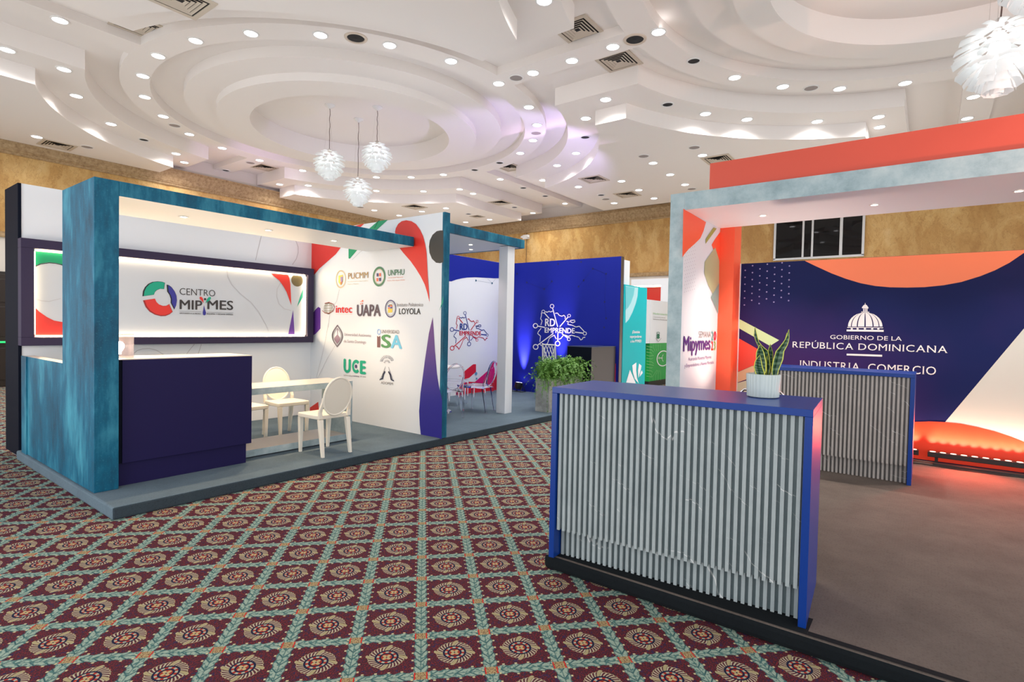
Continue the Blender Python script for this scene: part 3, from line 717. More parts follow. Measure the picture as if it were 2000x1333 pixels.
PS.poly('figure_body', zl([(1214, 740), (1228, 800), (1246, 850), (1240, 885), (1220, 897), (1200, 885), (1197, 850), (1207, 800)]), BLUEV, 3)
PS.stroke('rule_line', [zl([(850, 832), (1170, 843)]), zl([(1262, 846), (1655, 858)])], .5, DKG, 2)
PS.text('lettering', 'APOYANDO A LA MICRO,', zl([(848, 872)])[0], 240+1168/7.692, 2.6, DKG, 2, .01)
PS.text('lettering', 'PEQUEÑA Y MEDIANA EMPRESA', zl([(1258, 882)])[0], 240+1655/7.692, 2.6, DKG, 2, .01)

for zz_ in (2.262, 1.348):
    light('AREA', 'light_strip_lamp', (3.27, 7.742, zz_), 9, (1, .74, .44), (3.27, 0, zz_), shape='RECTANGLE', size=3.2, size_y=.02)
# portal: column, beam, soffit
pf = thing('portal_frame', 'teal washed portal with one deep column and a long flat beam over the counter', 'portal', (1.53, 5.45, 0))
boxobj('column', (0, 0, .10, .175, .85, 2.70), M['teal'], pf, .004)
boxobj('beam', (.1755, 0, 2.575, 3.49, .98, 2.70), [M['teal'], wht], pf, .003, bottom=1)
boxobj('low_side_wall', (0, .851, .10, .10, 2.25, 1.13), [M['teal'], M['counter_top']], pf, .003, top=1)
boxobj('wall_post', (-.012, 2.05, .10, -.0005, 2.24, 1.13), M['teal'], pf)
def spot(p, parent, col=(1, .80, .55), W_=8, aim=(0, 0, -1), label=None):
    """small recessed spotlight in a soffit, child of the canopy"""
    l = Vector(p)-Vector(parent.location)
    bm = bm_new(); lathe(bm, [(.030, 0), (.034, -.006), (.048, -.005), (.05, 0)], 20, l); o = obj('spotlight_ring', bm, M['trimw'], parent, smooth=True)
    bm = bm_new(); lathe(bm, [(.031, -.001), (.02, -.003), (0, -.004)], 16, l); obj('spotlight_lens', bm, plain('warm_lens', (1, .95, .85), .5, 0, .5, (1, .88, .70), 14), o)
    light('SPOT', 'booth_spot', Vector(p)+Vector((0, 0, -.03)), W_, col, Vector(p)+Vector(aim), spot_size=math.radians(100), spot_blend=.7, shadow_soft_size=.03)
for q in ((369, 421), (540, 447), (668, 468)):
    p = atz(q[0], q[1], 2.575); spot((p.x, 5.95, 2.574), pf, (1, .70, .42), 55, (0, .15, -1))

# logo wall
lw = thing('logo_wall', 'white partition with nine university logos and a teal front edge', 'wall panel', (5.05, 4.95, 0))
boxobj('panel', (0, .012, .10, .09, 2.879, 2.98), [wht], lw)
boxobj('edge_board', (-.001, -.03, .10, .095, .011, 2.98), M['teal'], lw, .003)
PL = Panel('x', 5.05, lw)
za = lambda pts: crop(600, 400, 5.553, pts); zb = lambda pts: crop(600, 620, 5.127, pts); ze = lambda pts: crop(600, 380, 5.0, pts); zg = lambda pts: crop(400, 380, 2.564, pts)
PL.poly('printed_shape', ze([(28, 455), (28, 800), (70, 785), (120, 725), (200, 655), (280, 585), (340, 505), (420, 410), (560, 285), (520, 295), (300, 350), (28, 380)]), RED)
PL.poly('printed_shape', ze([(405, 530), (405, 625), (418, 628), (510, 520), (700, 330), (790, 247), (690, 262), (600, 340), (500, 430)]), GREEN)
PL.stroke('printed_outline', [ze([(660, 330), (680, 290), (695, 262), (710, 255)])], 1, BLK, 2)
PL.poly('printed_drop', ze([(860, 365), (868, 330), (890, 290), (925, 262), (970, 253), (1020, 262), (1065, 290), (1105, 345), (1135, 410), (1155, 490), (1168, 570), (1175, 700), (1180, 800), (1187, 880), (1194, 990), (1196, 1050), (1175, 960), (1150, 880), (1110, 800), (1060, 720), (1010, 650), (940, 570), (890, 505), (868, 440)]), RED, 2)
PL.poly('printed_dot', ze([(1330, 352), (1330, 662), (1300, 672), (1260, 668), (1220, 630), (1195, 570), (1190, 510), (1198, 450), (1225, 395), (1265, 360), (1300, 352)]), OLIVE, 1)
PL.poly('printed_shape', za([(1478, 990), (1474, 1060), (1435, 1152), (1455, 1080)]), GREEN2, 1)
PL.poly('printed_shape', zb([(1258, 0), (1268, 120), (1280, 330), (1300, 560), (1320, 690), (1352, 830), (1348, 1222), (1140, 1188), (1128, 1080), (1122, 940), (1135, 760), (1155, 620), (1180, 430), (1220, 160)]), PGRAD, 1)
PL.poly('printed_shape', za([(62, 1180), (90, 1140), (122, 1108), (145, 1125), (145, 1345), (95, 1400), (62, 1420)]), PURP, 1)
PL.poly('printed_shape', crop(460, 680, 5.553, [(790, 660), (898, 585), (905, 670), (850, 680), (792, 684)]), RED, 1)
PL.stroke('printed_line', [za([(350, 920), (320, 1050), (250, 1150), (230, 1333)]), zb([(280, 285), (200, 420), (100, 620)]), zb([(215, 60), (170, 300), (90, 620)]), ze([(640, 500), (520, 560), (440, 640)])], .8, GREYL, 1)
GOLD = vinyl('gold_vinyl', (.42, .25, .07)); PALEG = vinyl('pale_gold_vinyl', (.60, .50, .32)); FGR = vinyl('forest_vinyl', (.05, .20, .10)); PINKT = vinyl('coral_text', (.75, .30, .22)); SLATE = vinyl('plum_grey_vinyl', (.09, .06, .085)); REDL = vinyl('bright_red_vinyl', (.75, .01, .01)); INDG = vinyl('indigo_text', (.045, .03, .14)); GRT = vinyl('grey_text', (.16, .14, .14)); MAR = vinyl('maroon_grey', (.16, .06, .07)); CYAN = vinyl('sky_vinyl', (.14, .52, .75)); GRNL = vinyl('leaf_green_vinyl', (.06, .26, .09)); TEALG = vinyl('emerald_vinyl', (.0, .38, .22)); YEL = vinyl('yellow_vinyl', (.85, .62, .08)); ORV = vinyl('orange_red_vinyl', (.80, .14, .06)); LIL = vinyl('lilac_vinyl', (.30, .20, .45))
zk = lambda pts: crop(640, 510, 8.333, pts)
def k1(*q): return zk([q])[0]
# PUCMM
PL.ell('logo_ring', k1(216, 297), 10.0, 17.6, PALEG, 2, 40, .16)
PL.poly('logo_shield', zk([(180, 240), (250, 225), (250, 340), (225, 390), (212, 392), (180, 350)]), YEL, 2)
PL.poly('logo_shield', zk([(215, 262), (248, 256), (246, 338), (215, 388)]), LIL, 3)
PL.poly('logo_shield', zk([(215, 345), (242, 335), (230, 375), (215, 388)]), ORV, 4)
PL.text('lettering', 'PUCMM', k1(335, 295), 640+662/8.333, 95/8.333, GOLD, 2, .010)
PL.text('lettering', 'Pontificia Universidad Católica', k1(330, 347), 640+662/8.333, 2.0, PALEG, 2, 0)
PL.text('lettering', 'Madre y Maestra', k1(330, 388), 640+510/8.333, 2.0, PALEG, 2, 0)
# UNPHU
PL.ell('logo_ring', k1(840, 255), 12.4, 19.4, FGR, 2, 40, .22); PL.ell('logo_ring', k1(840, 255), 9.2, 14.6, PALEG, 3, 40, .06)
for x, y, m in ((816, 228, INDG), (858, 225, ORV), (814, 306, ORV), (858, 303, INDG)): PL.poly('logo_square', zk([(x-14, y-26), (x+14, y-28), (x+14, y+26), (x-14, y+28)]), m, 3)
PL.text('lettering', 'UNPHU', k1(985, 242), 640+1250/8.333, 92/8.333, FGR, 2, .012)
PL.text('lettering', 'Universidad Nacional', k1(985, 285), 640+1228/8.333, 2.4, PINKT, 2, 0)
PL.text('lettering', 'Pedro Henríquez Ureña', k1(975, 332), 640+1258/8.333, 2.4, PINKT, 2, 0)
# intec
zh = lambda *q: crop(600, 400, 5.553, [q])[0]
PL.ell('logo_globe', zh(232, 1125), 9.0, 11.5, vinyl('globe_grey', (.45, .44, .36)), 2, 32, .10)
for s in (.35, .7): PL.ell('logo_globe_line', zh(232, 1125), 9.0*s, 11.5, vinyl('globe_grey', (.45, .44, .36)), 2, 32, .18)
for dy in (-28, 0, 28): PL.stroke('logo_globe_line', [[zh(188, 1125+dy), zh(276, 1122+dy)]], 1.1, vinyl('globe_grey', (.45, .44, .36)), 2)
PL.stroke('logo_orbit', [[zh(*q) for q in ((195, 1072), (240, 1062), (285, 1080), (302, 1115), (285, 1155), (240, 1180), (195, 1175), (168, 1150))]], 1.3, vinyl('brown_red', (.30, .03, .02)), 3)
PL.text('lettering', 'intec', zh(312, 1172), 600+490/5.553, 14.2, REDL, 2, .028)
PL.text('lettering', 'Instituto Tecnológico de Santo Domingo', zh(312, 1190), 600+490/5.553, 1.2, PALEG, 2, 0)
# UAPA
PL.text('lettering', 'UAPA', zh(540, 1206), 600+800/5.553, 21.0, SLATE, 2, .05)
for x, y, s in ((603, 1045, 8), (586, 1052, 4), (600, 1072, 5), (582, 1078, 5)): PL.poly('logo_square', [zh(x-s, y-s), zh(x+s, y-s-1), zh(x+s, y+s), zh(x-s, y+s+1)], ORV, 2)
# LOYOLA
PL.ell('logo_ring', k1(1026, 778), 10.9, 17.2, INDG, 2, 40, .12); PL.ell('logo_ring', k1(1026, 778), 8.6, 13.4, GRT, 2, 40, .05)
PL.poly('logo_shield', zk([(985, 780), (1058, 775), (1055, 838), (985, 845)]), YEL, 2)
for x, y, m in ((1002, 738, BLUEV), (1042, 735, ORV), (1002, 766, ORV), (1042, 762, BLUEV)): PL.poly('logo_square', zk([(x-15, y-10), (x+15, y-11), (x+15, y+10), (x-15, y+11)]), m, 3)
PL.poly('logo_crest', zk([(990, 728), (1005, 710), (1045, 706), (1055, 722)]), GOLD, 3)
PL.text('lettering', 'Instituto Politécnico', k1(1130, 742), 640+1558/8.333, 6.6, GRT, 2, .004)
PL.text('lettering', 'LOYOLA', k1(1163, 866), 640+1515/8.333, 11.0, BLK, 2, .02)
# UASD
zm = lambda *q: crop(630, 630, 10, [q])[0]
def vesica(name, c, rx, rz, m, ring=0, layer=2):
    u0, z0 = PL.uv(*c); ru = abs(PL.uv(c[0]+rx, c[1])[0]-PL.uv(c[0]-rx, c[1])[0])/2; rzz = abs(PL.uv(c[0], c[1]-rz)[1]-PL.uv(c[0], c[1]+rz)[1])/2
    def P(k, i, n=20):
        t = -1+2*i/n; return t
    pts = [(u0+ru*math.cos(a)**1.0*(1), z0+rzz*a/(PI/2)) for a in [(-PI/2+PI*i/20) for i in range(21)]]+[(u0-ru*math.cos(a), z0+rzz*a/(PI/2)) for a in [(PI/2-PI*i/20) for i in range(1, 20)]]
    if ring: PL.stroke_uv(name, [pts+[pts[0]]], ring, m, layer)
    else: PL.poly_uv(name, pts, m, layer)
vesica('logo_shield', zm(292, 268), 10.0, 20.5, vinyl('mauve_grey', (.40, .33, .40)), .022)
vesica('logo_shield', zm(292, 268), 7.4, 15.5, vinyl('mauve_grey', (.40, .33, .40)), .010)
vesica('logo_book', zm(292, 325), 5.5, 8.5, vinyl('mauve_deep', (.20, .10, .20)))
PL.poly('logo_torch', [zm(285, 120), zm(300, 120), zm(298, 260), zm(288, 260)], vinyl('mauve_deep', (.20, .10, .20)))
PL.text('lettering', 'Universidad Autónoma', zm(428, 262), 630+955/10, 5.6, vinyl('mauve_text', (.42, .35, .40)), 2, .006)
PL.text('lettering', 'de Santo Domingo', zm(420, 392), 630+855/10, 5.6, vinyl('mauve_text', (.42, .35, .40)), 2, .006)
# ISA
PL.ell('logo_ring', zm(1104, 187), 3.6, 5.8, vinyl('light_blue_vinyl', (.25, .42, .72)), 2, 28, .38)
PL.text('lettering', 'UNIVERSIDAD', zm(1150, 210), 630+1498/10, 6.6, GRT, 2, .004)
PL.poly('logo_letter', [zm(1070, 262), zm(1100, 285), zm(1132, 262), zm(1130, 488), zm(1070, 487)], MAR, 2)
PL.text('lettering', 'S', zm(1148, 487), 630+1340/10, 24.5, GRNL, 2, .035)
PL.text('lettering', 'A', zm(1332, 500), 630+1558/10, 25, CYAN, 2, .035)
# UCE
PL.text('lettering', 'U', zm(412, 968), 630+556/10, 25, TEALG, 2, .07)
PL.ell('lettering', zm(660, 862), 8.0, 13.2, TEALG, 2, 32, .46, .75, 2*PI-.75)
PL.text('lettering', 'E', zm(732, 998), 630+852/10, 24.5, TEALG, 2, .06)
PL.ell('logo_dot', zm(660, 860), 2.2, 3.6, INDG, 3, 20)
PL.text('lettering', 'universidad', zm(418, 1042), 630+590/10, 2.8, GRT, 2, 0); PL.text('lettering', 'central', zm(600, 1056), 630+718/10, 2.8, INDG, 2, .02); PL.text('lettering', 'del este', zm(735, 1064), 630+850/10, 2.8, GRT, 2, 0)
# ADOPEM
navyv = vinyl('navy_vinyl', (.02, .025, .07)); L1 = []
for i in range(13):
    a = math.radians(172-i*13); cx_, cy_ = 1262, 770; L1.append([zm(cx_+85*math.cos(a), cy_-70*math.sin(a)), zm(cx_+135*math.cos(a), cy_-128*math.sin(a))])
for i in range(7):
    a = math.radians(165-i*25); L1.append([zm(1262+35*math.cos(a), 800-35*math.sin(a)), zm(1262+62*math.cos(a), 800-68*math.sin(a))])
for i in range(11):
    t = i/10; L1.append([zm(1225-90*t, 880+22*i), zm(1245-60*t-12, 868+22*i)]); L1.append([zm(1300+90*t, 890+24*i), zm(1280+60*t+12, 876+24*i)])
PL.stroke('logo_rays', L1, .8, navyv, 2)
PL.poly('logo_arm', [zm(*q) for q in ((1215, 945), (1235, 970), (1205, 1020), (1185, 1110), (1115, 1128), (1120, 1108), (1165, 1095), (1180, 1010))], navyv, 2)
PL.poly('logo_arm', [zm(*q) for q in ((1300, 950), (1282, 972), (1315, 1030), (1335, 1125), (1400, 1155), (1398, 1132), (1355, 1110), (1340, 1020))], navyv, 2)
PL.text('lettering', 'ADOPEM', zm(1145, 1200), 630+1378/10, 4.8, GRT, 2, .004)

# navy counter with the glass lamp
ct = thing('reception_counter', 'navy blue reception counter with a recessed plinth beside the teal column', 'counter', (1.71, 5.50, .10))
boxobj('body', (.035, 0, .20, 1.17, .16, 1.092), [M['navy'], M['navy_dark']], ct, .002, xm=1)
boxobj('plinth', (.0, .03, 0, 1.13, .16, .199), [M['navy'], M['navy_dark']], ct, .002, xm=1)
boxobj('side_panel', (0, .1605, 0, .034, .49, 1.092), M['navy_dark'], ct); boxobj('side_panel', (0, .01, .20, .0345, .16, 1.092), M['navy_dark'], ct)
boxobj('worktop', (.0, -.002, 1.0925, 1.172, .502, 1.10), M['counter_top'], ct, .001)
gp = thing('glass_lamp', 'smoky clear glass block lamp glowing on the navy counter top', 'lamp', (1.80, 5.74, 1.2))
bm = bm_new(); box(bm, -.085, -.085, 0, .085, .085, .215); obj('glass_block', bm, M['lampglass'], gp, bevel=.006)
boxobj('base_plate', (-.06, -.06, -.0005, .06, .06, -.0001), M['black'], gp)
bm = bm_new(); lathe(bm, [(0, .145), (.02, .14), (.035, .115), (.035, .09), (.022, .065), (.012, .05), (.012, .03), (0, .03)], 20); obj('bulb', bm, plain('bulb_glow', (1, .9, .8), .4, 0, .5, (1, .86, .72), 25), gp, smooth=True)
light('POINT', 'lamp_bulb_light', (1.80, 5.74, 1.50), 9, (1, .68, .40), shadow_soft_size=.05)

# grey open table
tb = thing('bench_table', 'pale blue grey box-framed table open through the middle, between cream chairs', 'table', (2.9, 5.68, .10))
for nm, b in (('tabletop', (-.6, 0, .665, 1.35, .52, .735)), ('base_board', (-.6, 0, .012, 1.35, .52, .085)), ('end_panel', (1.265, .001, .0855, 1.349, .519, .6645)), ('end_panel', (-.599, .001, .0855, -.515, .519, .6645))):
    if nm == 'tabletop': boxobj(nm, b, [M['table_concrete'], M['counter_top']], tb, .002, top=1)
    elif nm == 'base_board': boxobj(nm, b, [M['table_concrete'], M['counter_top']], tb, .002, top=1)
    else: boxobj(nm, b, M['table_concrete'], tb)
boxobj('foot_rail', (-.55, .03, 0, 1.30, .49, .0115), M['black'], tb)

# oval-backed chairs
def oval_chair(label, mat, loc, rot, group, name='dining_chair'):
    """front of the chair is +y, back rest at -y"""
    t = thing(name, label, 'chair', loc, rot, group)
    SZ = .445; lean = lambda z: -.185-(z-SZ)*.20
    bm = bm_new(); n = 6
    prism(bm, [(-.19, -.17), (.19, -.17), (.205, .0), (.21, .20), (.195, .215), (-.195, .215), (-.21, .20), (-.205, 0)], SZ-.045, SZ); obj('seat', bm, mat, t, bevel=.008)
    def leg(x0, y0, x1, y1, zt, w):
        bm = bm_new(); a = w/2; b = w*.62/2
        lo = [bm.verts.new((x1+sx*b, y1+sy*b, 0)) for sx, sy in ((-1, -1), (1, -1), (1, 1), (-1, 1))]; hi = [bm.verts.new((x0+sx*a, y0+sy*a, zt)) for sx, sy in ((-1, -1), (1, -1), (1, 1), (-1, 1))]
        bm.faces.new(lo); bm.faces.new(hi)
        for i in range(4): bm.faces.new([lo[i], lo[(i+1) % 4], hi[(i+1) % 4], hi[i]])
        obj('leg', bm, mat, t, bevel=.004)
    for s in (-1, 1):
        leg(s*.180, .19, s*.175, .20, SZ-.0455, .048)
        leg(s*.170, -.165, s*.175, -.225, SZ-.0455, .05)
        bm = bm_new(); pts = [(s*.178, -.178, SZ-.03), (s*.182, lean(.48)+.015, .48), (s*.180, lean(.53)+.01, .53), (s*.170, lean(.59)+.005, .59), (s*.172, lean(.64), .64)]
        for i in range(len(pts)-1):
            p, q = Vector(pts[i]), Vector(pts[i+1]); wa_, wb_ = .022-.003*i, .022-.003*(i+1)
            A = [bm.verts.new(p+Vector((dx*wa_, dy*.014, 0))) for dx, dy in ((-1, -1), (1, -1), (1, 1), (-1, 1))]; B = [bm.verts.new(q+Vector((dx*wb_, dy*.014, 0))) for dx, dy in ((-1, -1), (1, -1), (1, 1), (-1, 1))]
            for k in range(4): bm.faces.new([A[k], A[(k+1) % 4], B[(k+1) % 4], B[k]])
        obj('back_post', bm, mat, t, bevel=.003)
    f = lambda x, z: lean(z)+.20*x*x*-1.2
    bm = bm_new(); ellipse_plate(bm, 0, .645, .170, .202, .016, f); obj('backrest', bm, mat, t, smooth=True)
    bm = bm_new(); seg = 36; tube(bm, [(.174*math.cos(2*PI*i/seg), f(.174*math.cos(2*PI*i/seg), .645+.206*math.sin(2*PI*i/seg)), .645+.206*math.sin(2*PI*i/seg)) for i in range(seg+1)], .012, 6, cap=False); obj('back_rim', bm, mat, t, smooth=True)
    return t
oval_chair('cream oval-backed chair in front of the grey table, its back to the camera', M['cream'], (3.645, 5.36, .10), 0, 'cream chairs at the grey table')
oval_chair('cream oval-backed chair behind the grey table, seen whole above the tabletop', M['cream'], (3.855, 6.515, .10), math.radians(178), 'cream chairs at the grey table')
oval_chair('cream oval-backed chair mostly hidden by the navy counter', M['cream'], (3.295, 6.50, .10), math.radians(181), 'cream chairs at the grey table')

# ================================================================== BLUE STAND
cn = thing('canopy', 'small teal edged canopy carried by a square white column', 'canopy', (5.15, 5.50, 0))
boxobj('roof_edge', (0, 0, 2.87, 2.42, .05, 3.01), M['teal'], cn, .003)
boxobj('roof_edge', (2.37, .0505, 2.87, 2.42, 2.24, 3.01), M['teal'], cn, .003)
boxobj('soffit', (0, .0505, 2.875, 2.3695, 2.24, 2.95), wht, cn)
boxobj('column', (2.03, .055, .10, 2.22, .235, 2.8695), wht, cn, .002)
for q in ((919, 478), (920, 487.5)):
    p = atz(q[0], q[1], 2.874); spot((p.x, p.y, 2.873), cn, (1, .78, .72), 12)
gw = thing('graphic_wall', 'white printed wall under the canopy, royal blue above and red below, with a map logo', 'wall panel', (5.145, 7.75, 0))
boxobj('panel', (0, 0, .10, 4.849, .08, 2.98), wht, gw)
PG = Panel('y', 7.75, gw)
z8 = lambda pts: crop(870, 420, 9.524, pts)
tp = [PG.uv(*q) for q in z8([(110, 1238), (200, 1205), (300, 1182), (400, 1167), (550, 1162), (750, 1172), (900, 1180), (1005, 1178)])]
PG.poly_uv('printed_shape', [(5.15, 2.978)]+[(5.15, tp[0][1]-.1)]+tp+[(9.98, tp[-1][1]+.05), (9.98, 2.978)], M['blue_print'], 1)
z7 = lambda pts: crop(860, 580, 5.332, pts)
def pg(q): return PG.uv(*z7([q])[0])
b0 = pg((606, 975)); c0 = pg((606, 668))
REDM = vinyl('crimson_vinyl', (.66, .012, .03)); MAG = vinyl('magenta_vinyl', (.70, .01, .16))
PG.poly_uv('printed_shape', [pg((190, 825)), pg((330, 712)), pg((345, 703)), pg((371, 703)), pg((371, 782)), pg((348, 802)), pg((300, 845)), pg((240, 862))], REDM, 1)
PG.poly_uv('printed_shape', [(pg((180, 0))[0], .105), (pg((180, 0))[0], pg((180, 905))[1]), pg((300, 885)), pg((358, 888)), pg((480, 790)), c0, (9.9, c0[1]+.35), (9.9, .105)], REDM, 1)
PG.poly_uv('printed_shape', [pg((358, 888)), pg((500, 765)), c0, pg((606, 800)), pg((500, 905)), pg((440, 905)), pg((400, 900))], MAG, 2)
DOTB = vinyl('slate_blue_dot', (.02, .10, .18))
for q in ((565, 1222), (866, 1272)): PG.ell('printed_dot', z8([q])[0], 1.4, 2.0, DOTB, 2, 16)
PG.stroke('printed_line', [z8([(565, 1222), (866, 1272), (930, 1195)]), z8([(785, 1190), (866, 1272)])], .35, DOTB, 1)
for q in ((370, 802), (375, 853)): PG.ell('printed_dot', z7([q])[0], 2.5 if q[1] == 802 else 1.6, 3.3 if q[1] == 802 else 2.0, vinyl('steel_dot', (.10, .30, .50)), 3, 16)

bl = thing('blue_wall', 'royal blue wall with a white map logo facing the aisle', 'wall panel', (10.0, 4.90, 0))
boxobj('panel', (0, 0, .10, .09, 2.84, 2.98), M['blue_print'], bl)
boxobj('end_board', (.001, -.012, .10, .11, -.001, 2.98), plain('bronze_board', (.10, .075, .065), .25, .3), bl)
PX = Panel('x', 10.0, bl)
# the map logo, drawn once in its own plane coordinates and printed on both walls
zz = lambda pts: crop(1020, 560, 4.7625, pts)
LG = dict(rings=[((278, 183), 20, 0), ((197, 233), 16, 1), ((437, 272), 16, 1), ((124, 365), 24, 0), ((583, 437), 18, 0), ((435, 490), 17, 1), ((330, 530), 25, 0), ((126, 562), 26, 1)],
    lines=[([(284, 204), (330, 372)], 0), ([(208, 247), (250, 295)], 1), ([(426, 285), (352, 372)], 1), ([(148, 369), (208, 380)], 0), ([(495, 425), (565, 434)], 0), ([(423, 478), (372, 440)], 1), ([(333, 435), (332, 505)], 0), ([(146, 545), (288, 438)], 1)],
    coast=[([(218, 235), (235, 240), (250, 230), (265, 237), (282, 230)], 0), ([(310, 250), (328, 246), (345, 268), (370, 277), (388, 267), (402, 282), (400, 300)], 1),
        ([(415, 325), (440, 328), (455, 315), (487, 312), (492, 328), (470, 338), (450, 328), (430, 330), (424, 352), (465, 360), (500, 377), (532, 370), (560, 400), (575, 416)], 0),
        ([(390, 450), (430, 465), (460, 453), (500, 465), (528, 472), (545, 497), (560, 490), (565, 476), (585, 472)], 1), ([(252, 484), (275, 466), (300, 453), (310, 475), (318, 487)], 1),
        ([(180, 245), (180, 270), (172, 300), (186, 320), (175, 356)], 1), ([(176, 390), (150, 422), (145, 438), (172, 462), (165, 512)], 0), ([(168, 540), (185, 552), (205, 580), (240, 520), (250, 490)], 1), ([(345, 490), (362, 482), (380, 458)], 0)])
def map_logo(P, f, k, mats, layer=2):
    WB = .022*k
    for c, r, m in LG['rings']:
        u0, z0 = f(c); u1, _ = f((c[0]+r, c[1])); _, z1 = f((c[0], c[1]-r)); P.ell_uv('logo_ring', u0, z0, abs(u1-u0), abs(z1-z0), mats[m], layer, 24, .30)
    for L, m in LG['lines']: P.stroke_uv('logo_line', [[f(q) for q in L]], WB, mats[m], layer)
    for L, m in LG['coast']: P.stroke_uv('logo_coast', [[f(q) for q in L]], WB*.8, mats[m], layer)
    for txt, a, b, top, m in (('RD', (213, 368), (308, 368), (213, 300), 0), ('EMPRENDE', (210, 428), (490, 430), (210, 383), 1)):
        u0, z0 = f(a); u1, _ = f(b); _, z1 = f(top)
        P.text_uv('lettering', txt, u0, z0, u1-u0, z1-z0, mats[m], layer+1, .03)
fb = lambda q: PX.uv(*zz([q])[0])
map_logo(PX, fb, 1.0, [vinyl('white_vinyl', (.82, .82, .86))]*2)
# same design on the white wall: match ring centres (278,183)->(255,170) and (583,437)->(488,400) in that crop
A_, B_ = fb((278, 183)), fb((583, 437)); A2, B2 = pg((255, 170)), pg((488, 400))
ku = (B2[0]-A2[0])/(B_[0]-A_[0]); kz = (B2[1]-A2[1])/(B_[1]-A_[1])
fw = lambda q: (A2[0]+(fb(q)[0]-A_[0])*ku, A2[1]+(fb(q)[1]-A_[1])*kz)
map_logo(PG, fw, ku, [vinyl('logo_blue', (.01, .035, .26)), vinyl('logo_red', (.55, .01, .03))])
dk = vinyl('navy_dot', (.004, .008, .10))
for q in ((1010, 535), (1063, 565), (1090, 516), (1135, 512), (1158, 525), (1184, 535), (1181, 590), (1184, 622), (1130, 560), (1140, 548), (1078, 550), (1180, 640), (1029, 552)): PX.ell('printed_dot', q, 1.6, 1.9, dk, 1, 12)
PX.stroke('printed_line', [[(1029, 552), (1063, 565), (1078, 550)], [(1130, 560), (1158, 525), (1184, 535), (1181, 590), (1184, 622)]], .3, dk, 1)

# uplights on the platform
def par(x, y, label, aim, power, col, cone=30, grp='black floor spotlights washing the blue wall'):
    t = thing('floor_spotlight', label, 'spotlight', (x, y, .10), 0, grp)
    bm = bm_new(); lathe(bm, [(.0, -.07), (.06, -.07), (.085, -.02), (.09, .07), (.08, .075), (.0, .06)], 20)
    bm.transform(Matrix.Rotation(math.radians(12), 4, 'Y')); bm.transform(Matrix.Translation((0, 0, .13))); obj('lamp_can', bm, M['black'], t, smooth=True)
    for s in (-1, 1):
        bm = bm_new(); tube(bm, [(0, s*.105, .14), (-.10, s*.115, .008), (.11, s*.115, .008), (0, s*.105, .14)], .008, 6); obj('bracket', bm, M['black'], t)
    bm = bm_new(); lathe(bm, [(0, .0), (.068, 0)], 20); bm.transform(Matrix.Rotation(math.radians(12), 4, 'Y')); bm.transform(Matrix.Translation((.017, 0, .208))); obj('lens', bm, plain('violet_lens', (.5, .5, 1), .4, 0, .5, (.45, .45, 1), 6), t)
    light('SPOT', 'wash_lamp', (x+.035, y, .345), power, col, aim, spot_size=math.radians(cone), spot_blend=1, shadow_soft_size=.04)
par(9.82, 7.22, 'black floor spotlight throwing a violet beam up the blue wall, beside the white column', (9.99, 7.22, 1.05), 420, (.95, .62, 1))
par(9.70, 6.25, 'black floor spotlight hidden behind the ferns, washing the map logo', (9.99, 6.25, 1.6), 300, (.90, .60, 1))

# round table and clear chairs
rt = thing('round_table', 'small white round table under the canopy between clear chairs', 'table', (6.58, 6.50, .10))
bm = bm_new(); lathe(bm, [(0, .735), (.345, .735), (.35, .745), (.345, .76), (0, .76)], 40); obj('tabletop', bm, M['trimw'], rt, smooth=True)
bm = bm_new(); lathe(bm, [(0, .734), (.025, .734), (.025, .04), (.22, .02), (.23, 0), (0, 0)], 24); obj('pedestal', bm, M['chrome'], rt, smooth=True)
for x, y, r, L in ((7.14, 6.09, 15.6, 'clear acrylic chair nearest the white column, seen side on'), (6.30, 6.05, -12, 'clear acrylic chair at the front of the round table, back to the aisle'), (7.42, 6.95, 195, 'clear acrylic chair behind the round table, its oval back above the red print'), (6.15, 7.10, 170, 'clear acrylic chair hidden furthest behind the round table')):
    oval_chair(L, M['acrylic'], (x, y, .10), math.radians(r), 'clear chairs round the small table', 'acrylic_chair')

